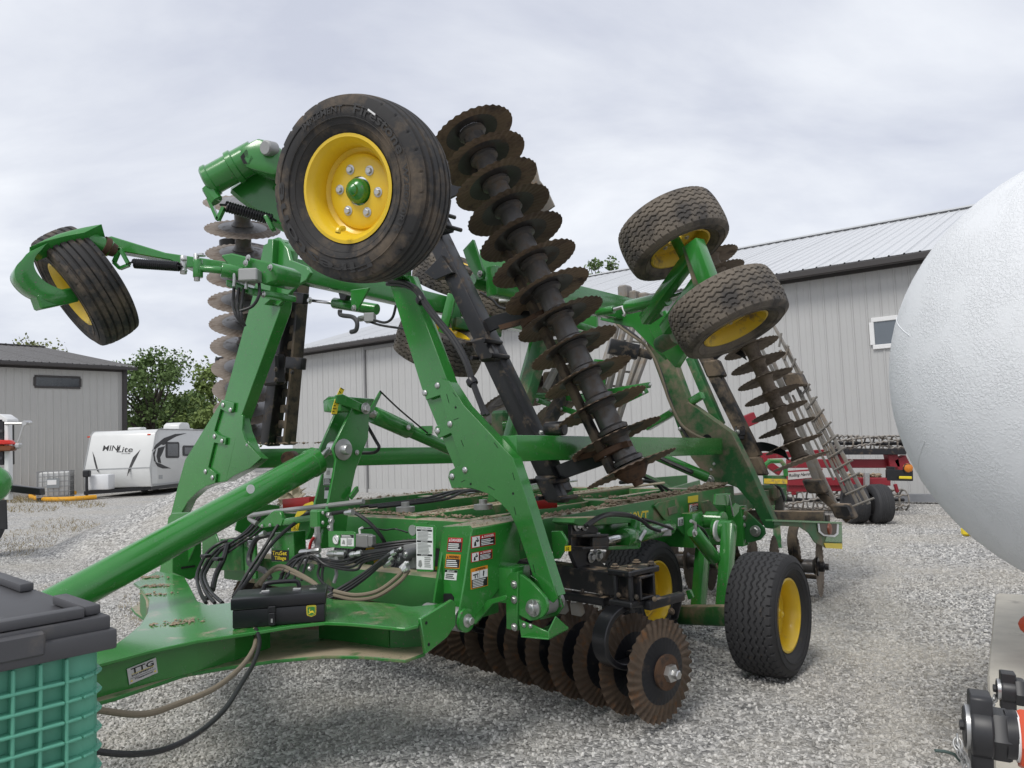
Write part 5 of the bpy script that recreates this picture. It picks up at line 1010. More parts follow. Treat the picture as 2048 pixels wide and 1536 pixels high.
# ---------------------------------------------------------------- front disc gang (on the ground)
fa = pz(1337, 1342, .325); fa = M(.62, -.44, .325); fe = M(1.02, 1.80, .325); RD = .285
dirg = (fe-fa).normalized(); spc = .205; out = -dirg
for i in range(11):
    p = fa+dirg*spc*i; blade(p, out if i == 0 else out, RD, me_discb)
    if i < 10: B().lathe(p, dirg, [(.095, .006), (.07, .03), (.07, spc-.03), (.095, spc-.006)], 16).obj('spool', m_spool, mach)
for i in range(9):
    p = M(1.02-.40*i/10, 2.0+.205*i, .325); blade(p, MV, RD, me_disc)
B().lathe(fa, out, [(.095, .0), (.098, .022), (.06, .03)], 24).obj('end_washer', m_rust, mach); B().lathe(fa+out*.028, out, [(.05, 0), (.05, .03), (.04, .034)], 6).obj('axle_nut', m_zinc, mach); B().lathe(fa+out*.06, out, [(.026, 0), (.026, .035), (.02, .04)], 6).obj('axle_nut', m_zinc, mach)
ga, ge = M(.55, -.40, .80), M(.95, 1.9, .80); gdr = (ge-ga).normalized(); gs = gdr.cross(ZU)
bb = B()
for s_ in (-1, 1): bb.box(ga+gs*.058*s_, ge+gs*.058*s_, .014, .13, ZU); bb.box(ga+ZU*.058*s_, ge+ZU*.058*s_, .102, .014, ZU)
bb.obj('gang_tube', m_black, mach, bevel=.004); B().box(ga+gdr*.5, ge, .10, .10, ZU).obj('gang_tube_core', m_dark, mach)
bar('scraper_rail', M(.52, -.2, .70)+gdr*.06, ge-ZU*.12-gs*.10, .07, .05, m_black)
for k in range(5): boltU(1165+k*36, 1182+k*4, .46, .014, me_bbolt)
c = ga+gdr*.10
for s_ in (-1, 1):
    for k in (-1, 1):
        q = c+gdr*.055*s_+gs*.095*k; cyl('clamp_bolt', q-ZU*.13, q+ZU*.11, .016, m_black, n=8); bolt(q+ZU*.11, ZU, .026, me_bbolt)
for z_ in (-.085, .085): B().blk(c+ZU*z_, .17, .27, .035, gdr, gs).obj('spring_clamp', m_black, mach, bevel=.008)
fwdg = -gs if gs.dot(MU) > 0 else gs
def cs_low(c0, s=1.0):
    pts = []
    for a in range(0, 13): 
        t = math.radians(80+a*16.5); pts.append(c0+fwdg*(-.165*math.cos(t))*-1*s*-1+ZU*(.185*math.sin(t)-.30)*s)
    return pts
def low_spring(cc):
    P = [cc+fwdg*a+ZU*z for a, z in ((-.04, -.11), (.08, -.105), (.19, -.13), (.26, -.19), (.285, -.27), (.26, -.35), (.18, -.41), (.08, -.43), (-.06, -.42), (-.12, -.41))]
    return B().ribbon(catmull(P, 4), gdr*.10, .034).obj('c_spring', m_blackc, mach, bevel=.005)
low_spring(c+gdr*.02); low_spring(c+gdr*1.25)
bl = c+gdr*.02-fwdg*.06-ZU*.40; B().blk(bl+ZU*.01, .10, .16, .03, gdr, gs).obj('spring_foot', m_black, mach, bevel=.005)
for s_ in (-.03, .03): bolt(bl+gs*s_+ZU*.025, ZU, .024, me_bbolt)
bar('scraper_arm', ga-gs*.02+ZU*-.10, ga-gs*.02+MU*.33-MV*.05-ZU*.10, .05, .05, m_black); plU('scraper_plate', [(1346, 1190), (1362, 1186), (1364, 1196), (1355, 1238), (1340, 1240)], .95, .015, m_black); boltU(1349, 1193, .93, .022, me_bbolt); boltU(1343, 1223, .93, .022, me_bbolt)
for i in range(3): plU('scraper_blade', [(1075+i*32, 1198+i*4), (1100+i*32, 1196+i*4), (1106+i*32, 1218+i*4), (1098+i*32, 1226+i*4), (1078+i*32, 1222+i*4)], .62-i*.03, .008, m_lat)
# ---------------------------------------------------------------- carrying wheels
wv = -MV
wr = pz(1538, 1226, RW); wheel(wr, wv, me_t1, me_r1, 0, .05, .04, hubmat=m_yellow)
wi = M(2.18, .56, RW); wheel(wi, wv, me_t1, me_r1, 6, .05, .04)
wheel(M(2.1, 2.85, RW), -wv, me_t1, me_r1, 6, .05, .04); wheel(M(2.1, 3.75, RW), -wv, me_t1, me_r1, 6, .05, .04)
bar('axle_beam', pv(1470, 1231, -.22), pv(1362, 1229, .40), .13, .15, GM, bev=.03); bar('axle_beam', M(2.1, 2.95, .335), M(2.1, 3.6, .335), .13, .15, GM)
bar('lift_leg', pv(1446, 1222, -.02), pv(1459, 1048, -.02), .09, .11, G, up=MU); bar('lift_leg', pv(1396, 1222, .25), pv(1408, 1070, .25), .09, .11, G, up=MU)
B().lathe(pv(1466, 1060, -.02), MV, [(.075, 0), (.08, .01), (.08, .16), (.06, .17)], 24).obj('rocker_pivot', G, mach); B().lathe(pv(1466, 1060, -.025), -MV, [(.05, 0), (.05, .004)], 20).obj('pivot_bore', m_rust, mach)
cyl('rocker_shaft', M(2.78, .1, .92), M(2.78, 3.3, .92), .075, G); bar('rocker_box', M(2.6, .25, .86), M(2.6, .62, .86), .2, .28, G)
B().lathe(pv(1437, 1062, .08), MV, [(.085, 0), (.085, .012)], 24).obj('thrust_washer', m_white, mach)
cyl('lift_cylinder', pv(1386, 1062, .12), pv(1430, 1118, .06), .055, G); cyl('cylinder_rod', pv(1428, 1115, .06), pv(1448, 1150, .03), .026, m_chrome); boltV(1388, 1066, .05, .03); B().tube([pv(1382, 1042, .1), pv(1390, 1046, .1), pv(1391, 1060, .1)], .014, 8).obj('hydraulic_elbow', m_zinc, mach); B().tube(catmull([pv(1392, 1050, .1), pv(1408, 1062, .1), pv(1416, 1082, .1), pv(1416, 1092, .1)], 4), .013, 8).obj('hose', m_hose, mach)
plV('latch_plate', [(1432, 988), (1462, 986), (1456, 1012), (1430, 1010)], .12, .02, G); bar('latch_rod', pv(1458, 990, .1), pv(1467, 1032, .1), .012, .012, m_zinc); plV('latch_bracket', [(1405, 1004), (1420, 1000), (1440, 1025), (1438, 1036), (1410, 1034)], .25, .02, GM); plV('latch_ear', [(1464, 1016), (1472, 1006), (1480, 1010), (1478, 1024), (1468, 1036)], .1, .02, G)
plU('axle_tab', [(1371, 1182), (1380, 1180), (1386, 1196), (1376, 1200)], 1.95, .03, G); boltV(1472, 1138, .02, .03)
# ---------------------------------------------------------------- rear: lamp bracket, rear gang
lb0 = 3.95
plV('lamp_bracket', [(1548, 1043), (1684, 1047), (1685, 1098), (1652, 1096), (1630, 1085), (1618, 1066), (1600, 1054), (1548, 1050)], -.25, .01, GM, bev=.002); plV('bracket_flange', [(1545, 1039), (1684, 1044), (1684, 1048), (1545, 1043)], -.27, .06, G, bev=.002)
plV('bracket_face', [(1660, 1049), (1684, 1049), (1684, 1085), (1650, 1083)], -.256, .004, G, bev=0); plV('lamp_opening', [(1636, 1047), (1678, 1048), (1677, 1068), (1670, 1074), (1648, 1072), (1638, 1064)], -.264, .006, m_white, bev=0)
plV('lamp_recess', [(1640, 1047), (1674, 1048), (1673, 1066), (1668, 1070), (1650, 1069), (1642, 1062)], -.268, .003, mat('dusty_recess', (.12, .10, .08), .8), bev=0); B().lathe(pv(1658, 1058, -.27), -MV, [(.055, 0), (.05, .015), (.03, .02)], 20).obj('lamp', mat('rusty_amber_lens', (.20, .05, .02), .4, var=.4, vsc=40), mach); plV('reflector', [(1648, 1086), (1684, 1087), (1685, 1098), (1652, 1096)], -.258, .005, m_dyel, bev=0)
rga = M(4.36, -.12, .325); rgd = (MV*.985-MU*.17).normalized()
for i in range(11):
    p = rga+rgd*.21*i; blade(p, rgd, RD, me_discm)
    B().lathe(p, rgd, [(.09, .005), (.065, .03), (.065, .18), (.09, .205)], 14).obj('spool', m_spool, mach)
B().lathe(rga, -rgd, [(.09, 0), (.09, .02), (.05, .025), (.05, .07), (.03, .08), (.03, .11)], 16).obj('axle_nut', m_black, mach)
bar('gang_tube', rga+ZU*.47-rgd*.1, rga+ZU*.47+rgd*2.2, .12, .12, m_blackm); 
for k in (.28, 1.3): P = [rga+rgd*k*.55+MU*a+ZU*z for a, z in ((-.02, .40), (-.10, .38), (-.17, .28), (-.16, .15), (-.08, .07), (.02, .05))]; B().ribbon(catmull(P, 4), rgd*.09, .022).obj('c_spring', m_blackm, mach, bevel=.004)
bar('gang_tube', M(4.9, -.1, .70), M(4.9, 2.2, .70), .12, .12, m_blackm); bar('tail_beam', M(3.5, .42, .98), M(5.0, .42, .95), .13, .16, GM)
for k in (0, .25): B().blk(M(4.9, .12+k*.5, .72), .16, .06, .2, MU, MV).obj('clamp', m_blackm, mach, bevel=.01)
for k in range(2): bar('basket_bar', M(4.6, -.05, .18+.14*k), M(4.6, 1.8, .18+.14*k), .05, .04, m_blackm)
B().blk(pu(1535, 985, 4.6), .16, .22, .16, MU, MV).obj('basket_hanger', GM, mach, bevel=.03); bar('tail_strut', pu(1562, 990, 4.7), pu(1558, 1030, 4.7), .05, .09, m_lat); hose([(1540, 970, 4.6), (1558, 975, 4.6), (1566, 990, 4.6), (1570, 1003, 4.6)], .015)
# ---------------------------------------------------------------- tongue (hitch)
up_ = [(905, 1202), (868, 1228), (842, 1240), (836, 1250), (810, 1256), (775, 1253), (700, 1246), (650, 1244), (580, 1252), (512, 1263), (397, 1280), (295, 1302), (219, 1322), (60, 1365), (60, 1335), (219, 1297), (255, 1271), (281, 1249), (295, 1226), (298, 1200), (284, 1178), (267, 1166), (315, 1142), (369, 1154), (378, 1170), (395, 1202), (417, 1210), (454, 1206), (540, 1188), (620, 1188), (670, 1199), (775, 1206), (825, 1213), (867, 1209)]
plW('tongue_top_plate', up_, .80, .016, G)
lo_ = [(850, 1306), (810, 1320), (725, 1312), (650, 1311), (550, 1320), (450, 1334), (369, 1348), (230, 1395), (100, 1430), (100, 1400), (225, 1365), (330, 1322), (420, 1290), (500, 1268), (600, 1258), (700, 1262), (780, 1272), (850, 1282)]
plW('tongue_bottom_plate', lo_, .645, .016, GD)
plW('tongue_bottom_plate', [(298, 1200), (262, 1215), (270, 1225), (292, 1240), (300, 1235)], .645, .016, GD)
def web(pts, z0, z1, th, mt=G, name='tongue_web'):
    P = [pz(x, y, z1-.001) for x, y in pts]; bb = B()
    for a, c_ in zip(P, P[1:]): dd = (c_-a); nn = V3((-dd.y, dd.x, 0)).normalized()*th; bb.prism([a, c_, c_-ZU*(z1-z0), a-ZU*(z1-z0)], nn)
    return bb.obj(name, mt, mach)
web([(60, 1362), (221, 1321), (300, 1302), (395, 1281), (470, 1262), (540, 1240)], .645, .784, .012, GC); web([(845, 1235), (780, 1238), (700, 1228), (640, 1222)], .645, .784, .012, GD); web([(219, 1300), (284, 1255), (300, 1225), (296, 1200), (284, 1180)], .645, .784, .012, GD)
bar('tongue_post', pz(573, 1236, .784), pz(573, 1236, .784)-ZU*.138, .13, .10, G)
plV('tongue_end_plate', [(841, 1238), (905, 1199), (912, 1205), (912, 1250), (895, 1275), (852, 1309)], .12, .022, GC)
for x, y in ((853, 1246), (858, 1289)): B().lathe(pv(x, y, .1185), MV, [(.008, 0), (.008, .002)], 12).obj('bolt_hole', m_dark, mach)
# dealer plate on the tongue
wa, wb_ = pz(221, 1321, .783), pz(395, 1281, .783); wn_ = (wb_-wa).cross(ZU).normalized()
def tq(x, y): return ppl(x, y, wa, wn_)
D = Decal(tq(253, 1338), tq(311, 1315), tq(315, 1345), tq(258, 1369), mat('silver_plate', (.55, .55, .56), .3, .6), .004)
D.text('TTG', .12, .08, .9, .42, m_ink, 2).text('EQUIPMENT', .12, .48, .88, .60, m_ink, 2).text('TTGequipment.com', .2, .74, .84, .88, m_ink, 2).rect(.06, .67, .94, .69, m_ink, 2).rect(.06, .78, .12, .88, m_dyel, 2).rect(.88, .78, .94, .88, m_dyel, 2).rect(.12, .43, .9, .455, m_dyel, 2); D.obj('dealer_plate', mach)
# big level link and tower
t0 = pv(40, 1248, 1.72); t1 = pv(634, 921, 1.72); tdv = (t1-t0).normalized(); t0 = t0-tdv*.7
B().lathe(t0, t1-t0, [(.09, 0), (.092, .01), (.092, (t1-t0).length-.06), (.098, (t1-t0).length-.055), (.098, (t1-t0).length-.004), (.092, (t1-t0).length)], 36).obj('level_link', GC, mach, smooth=40)
cyl('link_rod', t1, pv(660, 899, 1.72), .024, m_zinc); B().lathe(pv(664, 897, 1.75), -MV, [(.05, 0), (.05, .06)], 18).obj('rod_eye', m_zinc, mach)
B().lathe(pv(501, 978, 1.615), -MV, [(.028, 0), (.028, .002)], 16).obj('paper_tag', m_white, mach)
near_ = [(690, 1092), (640, 1098), (650, 1040), (667, 950), (672, 920), (665, 897), (705, 815), (739, 825), (737, 875), (712, 940), (700, 995)]
plV('tower_plate', near_, 1.55, .022, GC); plV('tower_plate', [(665, 1070), (612, 1080), (620, 1062), (630, 1007), (647, 940), (640, 898), (676, 815), (712, 822), (708, 875), (690, 940), (680, 1000)], 1.88, .022, GC)
pc_ = pv(686, 899, 1.545); B().lathe(pc_, -MV, [(.07, 0), (.072, .008), (.05, .012), (.036, .014), (.036, .05), (.03, .06)], 22).obj('tower_pin', m_zinc, mach); bolt(pv(714, 905, 1.545), -MV, .018)
bar('tower_head', pv(668, 808, 1.6), pv(735, 812, 1.7), .12, .10, GC); plV('tower_rocker', [(672, 790), (686, 788), (722, 806), (742, 815), (762, 780), (765, 786), (748, 822), (735, 828), (700, 815), (674, 806)], 1.52, .016, GC); plV('tower_rocker_box', [(668, 800), (680, 790), (706, 806), (690, 825), (670, 822)], 1.58, .12, GC); boltV(731, 817, 1.51, .040)
bb = B(); arc = [(681, 775, 689, 779), (672, 795, 681, 798), (666, 812, 676, 814), (663, 828, 674, 828)]
bb.prism([pv(a, b_, 1.54) for a, b_, _, _ in arc]+[pv(c_, d_, 1.54) for _, _, c_, d_ in arc[::-1]], MV*.004); sc_ = bb.obj('scale_decal', m_dyel, mach)
bb = B()
for k in range(9):
    t = k/8*2.999; i = int(t); f = t-i; a = arc[i]; c_ = arc[min(3, i+1)]; x0 = a[0]+(c_[0]-a[0])*f; y0 = a[1]+(c_[1]-a[1])*f; x1 = a[2]+(c_[2]-a[2])*f; y1 = a[3]+(c_[3]-a[3])*f; kx_ = .5 if k % 2 else .8
    bb.prism([pv(x0+1, y0, 1.535), pv(x0+(x1-x0)*kx_, y0+(y1-y0)*kx_, 1.535), pv(x0+(x1-x0)*kx_, y0+(y1-y0)*kx_+1.4, 1.535), pv(x0+1, y0+1.4, 1.535)], MV*.002)
bb.obj('scale_tick', m_ink, sc_, smooth=0)
cyl('link_rod', pv(738, 824, 1.6), pv(752, 831, 1.6), .03, m_zinc); l1, l2 = pv(746, 829, 1.62), pv(818, 861, 1.62); cyl('lift_link', l1, l2, .062, GC); cyl('lift_link', l2-(l2-l1)*.05, pv(960, 925, 1.62), .047, GC); bolt(pv(817, 855, 1.54), -MV, .02); B().blk(pv(852, 860, 1.6), .1, .08, .06).obj('link_stop', GC, mach)
rod('tie_rod', [pv(760, 782, 1.52), pv(800, 820, 1.52), pv(855, 866, 1.55)], .006, m_hose); hose([(734, 850, .35), (752, 882, .4), (758, 895, .4), (748, 905, .4), (718, 906, .35)], .012)
D = decU(649, 936, 666, 970, .02, m_white, 0, 2); D.rect(.05, .62, .95, .98, m_ink).lines(.12, .66, .9, .95, 4, m_white).rect(.3, .15, .7, .4, m_alu, 1); D.obj('instruction_label', mach); D = decU(650, 974, 660, 997, .02, m_white, 0, 1); D.rect(.05, .0, .95, .3, m_ink); D.obj('instruction_label', mach)
plV('tower_tab', [(700, 992), (712, 975), (717, 972), (719, 982), (705, 1000)], 1.5, .02, G)
# far pivot box seen under the link
plU('pivot_box', [(336, 1035), (343, 1026), (392, 1024), (400, 1030), (395, 1080), (360, 1160), (318, 1148), (330, 1080)], -.28, .012, GC); plV('pivot_box_side', [(345, 1080), (403, 1060), (403, 1150), (380, 1160), (345, 1145)], 3.05, .012, GC)
D = decV(362, 1134, 390, 1138, 3.045, m_ink, -4, 0); D.obj('number_plate', mach)
# ---------------------------------------------------------------- hydraulics and small gear on the front of the frame
uf = -.18
rod('bent_handle', [pu(514, 1047, uf), pu(500, 1038, uf), pu(503, 1031, uf), pu(520, 1028, uf), pu(560, 1022, uf+.02), pu(640, 1013, uf+.05), pu(727, 1003, uf+.1)], .017, m_alu)
plU('handle_bracket', [(514, 1050), (542, 1025), (548, 1021), (560, 1022), (566, 1040), (562, 1052), (520, 1056)], uf-.02, .03, GC); boltU(524, 1052, uf-.03, .012); boltU(540, 1050, uf-.03, .012)
bar('handle_rail', pu(560, 1045, uf), pu(640, 1034, uf), .03, .045, GC); B().blk(pu(640, 1037, uf), .10, .10, .12, MU, MV).obj('handle_block', GC, mach, bevel=.012); boltU(646, 1025, uf-.06, .012); boltU(646, 1045, uf-.06, .012)
tsb = plU('control_box', [(542, 1066), (587, 1063), (589, 1118), (586, 1124), (542, 1124)], -.12, .10, GC)
D = decU(543, 1100, 578, 1122, -.12, m_ink, .5); D.text('TruSet', .06, .06, .9, .46, m_dyel, 2).text('Tillage', .2, .54, .86, .98, m_dyel, 2); D.obj('control_box_label', mach)
boltU(546, 1095, -.12, .006, me_btn); boltU(577, 1098, -.12, .006, me_btn)
gpn = plU('gauge_panel', [(656, 1062), (706, 1063), (711, 1066), (710, 1094), (706, 1098), (657, 1094)], -.30, .006, GC, bev=.001)
gc = pu(673, 1079, -.30); B().lathe(gc, -MU, [(.030, -.02), (.030, .006), (.027, .010), (.026, .006)], 24).obj('gauge_bezel', m_zinc, gpn)
B().lathe(gc, -MU, [(.0255, .0065), (.0255, .008)], 24).obj('gauge_dial', m_white, gpn); B().box(gc-MU*.0095-MV*.012-ZU*.01, gc-MU*.0095+MV*.008+ZU*.012, .003, .002, ZU).obj('gauge_needle', m_ink, gpn)
D = decU(682, 1069, 708, 1092, -.30, m_white, .5); D.rect(0, 0, 1, .28, m_ink).lines(.08, .04, .92, .26, 2, m_white).rect(.48, .3, .52, 1, m_ink).lines(.56, .38, .94, .9, 5, m_alu).poly([(.1, .8), (.2, .45), (.3, .5), (.36, .85)], m_alu, 2); D.obj('gauge_label', mach)
B().blk(pu(728, 1081, -.1), .06, .12, .08, MU, MV).obj('valve_block', m_alu, mach, bevel=.006); B().blk(pu(742, 1082, -.1), .04, .06, .07, MU, MV).obj('valve_block', m_alu, mach, bevel=.006)
B().tube([pu(720, 1068, -.12), pu(719, 1058, -.12), pu(725, 1055, -.12)], .008, 8).obj('wire_lead', m_white, mach); hose([(725, 1057, -.1), (745, 1056, 0), (770, 1060, .1), (790, 1058, .2), (815, 1065, .2)], .005)
B().blk(pu(676, 1116, -.28), .08, .085, .09, MU, MV).obj('valve_block', m_alu, mach, bevel=.006); cyl('solenoid', pu(640, 1127, -.30), pu(664, 1121, -.28), .028, mat('dark_grey_cast', (.16, .16, .165), .45, .3)); bolt(pu(640, 1127, -.30), MV, .018); B().tube([pu(672, 1130, -.28), pu(673, 1150, -.28), pu(668, 1165, -.28)], .011, 8).obj('hose', mat('grey_hose', (.35, .35, .36), .5), mach)
# shut-off valve with red handle
for y0, y1, r_ in ((1054, 1066, .020), (1066, 1086, .026), (1086, 1094, .02), (1094, 1102, .024)): B().lathe(pu(635, y0, -.25), pu(635, y1, -.25)-pu(635, y0, -.25), [(r_, 0), (r_, (pu(635, y1, -.25)-pu(635, y0, -.25)).length)], 6).obj('shutoff_valve', m_alu, mach)
B().tube([pu(629, 1074, -.29), pu(624, 1080, -.29), pu(620, 1090, -.29), pu(619, 1104, -.29)], .010, 8).obj('valve_handle', m_red, mach); bolt(pu(629, 1074, -.285), -MU, .016, None)
# instruction plate on the right, valve block with solenoids
ipl = plU('instruction_plate', [(830, 1048), (868, 1051), (873, 1056), (868, 1140), (863, 1144), (834, 1143), (832, 1060)], -.30, .006, GC, bev=.001); plU('instruction_bracket', [(822, 1049), (828, 1046), (856, 1045), (854, 1050), (832, 1052), (832, 1076), (824, 1078)], -.29, .006, GC, bev=.001)
D = decU(833, 1053, 866, 1138, -.30, m_white, 1.5, -.5)
for y in (.06, .32, .64): D.rect(.04, y, .96, y+.045, m_ink); D.text('IMPORTANT', .3, y+.01, .7, y+.035, m_white, 2)
D.text('HYDRAULIC WING CONTROL', .06, .012, .92, .04, m_ink, 2); D.lines(.08, .12, .92, .31, 6, m_alu).lines(.08, .38, .92, .63, 8, m_alu).lines(.5, .70, .92, .96, 6, m_alu).poly([(.12, .92), (.15, .8), (.3, .78), (.36, .9), (.25, .96)], m_alu, 2); D.obj('instruction_sheet', mach)
plU('valve_plate', [(806, 1090), (832, 1086), (833, 1136), (824, 1138), (806, 1134)], -.22, .03, m_alu)
for x, y in ((797, 1117), (812, 1108)): B().lathe(pu(x, y, -.30), MU, [(.024, -.01), (.028, 0), (.028, .10)], 16).obj('solenoid', MATS['dark_grey_cast'], mach); bolt(pu(x, y, -.312), -MU, .014)
for x, y in ((803, 1096), (812, 1126), (818, 1124)): B().tube([pu(x, y, -.32), pu(x-6, y+4, -.33), pu(x-12, y+10, -.34)], .010, 8).obj('hydraulic_elbow', m_zinc, mach)
B().tube([pu(812, 1124, -.34), pu(804, 1138, -.34)], .009, 8).obj('wire_lead', m_white, mach); B().lathe(pu(827, 1060, -.285), -MU, [(.03, 0), (.03, .01)], 20).obj('gauge_bezel', m_zinc, mach)
for k in range(3):   # hoses from the block down to the tongue
    hose([(800-k*4, 1100+k*7, -.33), (770-k*3, 1115+k*6, -.36), (735, 1142+k*5, -.40), (700, 1165+k*6, -.44), (664, 1186+k*4, -.5), (640, 1200, -.55)], .0105)
for k in range(2): hose([(812+k*6, 1134+k*6, -.32), (792+k*6, 1156+k*8, -.36), (755, 1182+k*10, -.42), (710, 1190+k*9, -.47), (668, 1182+k*8, -.5)], .0115, m_tan)
hose([(652, 1030, -.2), (675, 1025, -.2), (705, 1024, -.18), (737, 1044, -.15), (762, 1072, -.1), (773, 1094, -.05)], .0125)
for k in range(2): hose([(690, 1112+k*5, -.28), (720, 1106+k*4, -.25), (760, 1102+k*5, -.25), (800, 1100+k*3, -.27)], .013)
for x, y in ((660, 1030), (664, 1042), (662, 1055)): B().lathe(pu(x-4, y, -.22), pu(x+4, y, -.22)-pu(x-4, y, -.22), [(.017, 0), (.02, .004), (.02, .02), (.017, .026)], 6).obj('hydraulic_fitting', m_zinc, mach)
B().tube([pu(663, 1032, -.22), pu(663, 1062, -.22)], .013, 8).obj('hydraulic_fitting', m_zinc, mach)
for (a, c_) in (((600, 1105), (640, 1100)), ((590, 1130), (618, 1118)), ((610, 1122), (640, 1112)), ((655, 1108), (690, 1108)), ((700, 1110), (724, 1106)), ((618, 1140), (626, 1130))):
    p, q = pu(*a, -.33), pu(*c_, -.30); L_ = (q-p).length; B().lathe(p, q-p, [(.014, 0), (.018, .01), (.018, L_*.4), (.013, L_*.42), (.013, L_*.6), (.02, L_*.62), (.02, L_*.95), (.014, L_)], 8).obj('hydraulic_fitting', m_zinc, mach)
for k in range(2): hose([(512+k*8, 1172-k*2, -.5), (535+k*4, 1148-k*4, -.46), (560, 1138-k*6, -.42), (586, 1146-k*5, -.42), (616+k*4, 1160, -.46), (635, 1172, -.5)], .0125, m_tan)
for k in range(2): hose([(560+k*8, 1160+k*3, -.42), (575+k*6, 1130+k*6, -.38), (598+k*4, 1110+k*6, -.34), (625, 1104+k*4, -.31)], .012)
for k in range(4): hose([(560+k*14, 1150+k*4, -.44), (590+k*10, 1120-k*3, -.38), (630+k*8, 1116+k*5, -.34), (680+k*10, 1122+k*6, -.32), (730, 1108+k*5, -.3), (790, 1098+k*4, -.3)], .008)
for k in range(3): hose([(520+k*7, 1035+k*5, -.12), (498+k*5, 1062+k*4, -.14), (468+k*6, 1082+k*3, -.16), (440+k*6, 1100+k*4, -.22)], .009)
for k in range(3): hose([(745+k*5, 1092+k*4, -.12), (780, 1086+k*5, -.1), (815, 1082+k*5, -.05), (850, 1080+k*6, 0.)], .009)
for k in range(2): hose([(640+k*6, 1130+k*6, -.33), (636+k*8, 1150+k*4, -.4), (648, 1168+k*5, -.46), (666, 1178+k*5, -.5)], .009)
for a, c_ in (((776, 1112), (792, 1104)), ((772, 1122), (788, 1112)), ((768, 1132), (784, 1122)), ((806, 1142), (816, 1134)), ((690, 1026), (706, 1024)), ((520, 1070), (530, 1066))):
    p, q = pu(*a, -.345), pu(*c_, -.335); L_ = (q-p).length; B().lathe(p, q-p, [(.013, 0), (.015, .006), (.015, L_*.5), (.019, L_*.55), (.019, L_)], 8).obj('hydraulic_fitting', m_zinc, mach)
# left hose loop
for k, (o1, o2) in enumerate(((0, 0), (8, 6), (15, 9))): hose([(485, 1076+k*4, -.1), (445+o1*.5, 1084+o2, -.15), (416+o1, 1104+o2, -.25), (400+o1, 1132+o2*.6, -.36), (394+o1, 1155, -.44), (400+o1*1.4, 1183, -.55), (412+o1*2.2, 1206, -.62)], .0125)
hose([(455, 1090, -.2), (447, 1118, -.26), (432, 1150, -.35), (425, 1180, -.45)], .02); hose([(520, 1030, -.1), (500, 1056, -.1), (480, 1074, -.1)], .014); hose([(516, 1040, -.1), (498, 1062, -.1), (470, 1080, -.1)], .014)
for x, y in ((411, 1112), (399, 1156), (436, 1118), (414, 1196)): B().blk(pu(x, y, -.34), .05, .07, .022, MU, MV).obj('hose_tie', m_ink, mach, bevel=.004)
hose([(556, 1050, -.25), (535, 1085, -.35), (500, 1138, -.5), (478, 1176, -.6), (466, 1195, -.66)], .011); hose([(600, 1040, -.15), (575, 1058, -.25), (540, 1092, -.38), (505, 1146, -.52), (472, 1192, -.66)], .013); hose([(640, 1022, -.1), (610, 1030, -.1), (590, 1045, -.12)], .013)
hose([(545, 1068, -.2), (515, 1076, -.22), (502, 1100, -.25), (500, 1128, -.28), (530, 1142, -.3), (540, 1158, -.3)], .02)
plU('junction_plate', [(440, 1078), (482, 1080), (478, 1086), (440, 1084)], -.14, .12, GD); plU('mount_plate', [(487, 1082), (510, 1080), (512, 1158), (490, 1158)], -.10, .02, GC); boltU(500, 1088, -.10, .032, me_btn); boltU(500, 1152, -.10, .032, me_btn); bar('front_tube', pu(445, 1112, -.05), pu(500, 1112, -.05), .12, .20, GD)
plU('lug_plate', [(404, 1078), (428, 1062), (436, 1085), (452, 1090), (452, 1135), (404, 1138)], .0, .02, G); boltU(484, 1116, -.1, .014)
plV('side_sheet', [(480, 1020), (520, 1008), (560, 1010), (560, 1060), (500, 1075), (470, 1060)], 2.9, .012, G)
bb = B(); arc = [(600, 1022, 607, 1008), (610, 1012, 612, 1002), (622, 1006, 626, 999)]
arc = [(582, 1062, 595, 1062), (586, 1040, 600, 1042), (596, 1020, 608, 1026), (610, 1008, 618, 1016), (624, 1003, 630, 1012)]
bb.prism([pu(a, b_, .1) for a, b_, _, _ in arc]+[pu(c_, d_, .1) for _, _, c_, d_ in arc[::-1]], MU*.006); s2 = bb.obj('scale_decal', m_dyel, mach)
D = decU(584, 1048, 594, 1058, .095, m_dyel); D.text('12', .2, .1, .8, .9, m_ink, 2); D.obj('scale_number', mach)
# hoses hanging under the tongue
def drop(pts, mt, r=.015): return rod('hose', [pd(x, y, Y) for x, y, Y in pts], r, mt)
drop([(508, 1258, 3.75), (512, 1278, 3.7), (505, 1302, 3.55), (480, 1336, 3.3), (430, 1376, 3.0), (360, 1406, 2.8), (290, 1428, 2.6), (210, 1422, 2.45), (120, 1405, 2.3)], m_tan, .0108); drop([(512, 1258, 3.72), (519, 1285, 3.6), (508, 1325, 3.4), (480, 1372, 3.1), (448, 1420, 2.85), (396, 1466, 2.6), (325, 1500, 2.45), (245, 1508, 2.3), (150, 1495, 2.2)], m_hose, .0095)
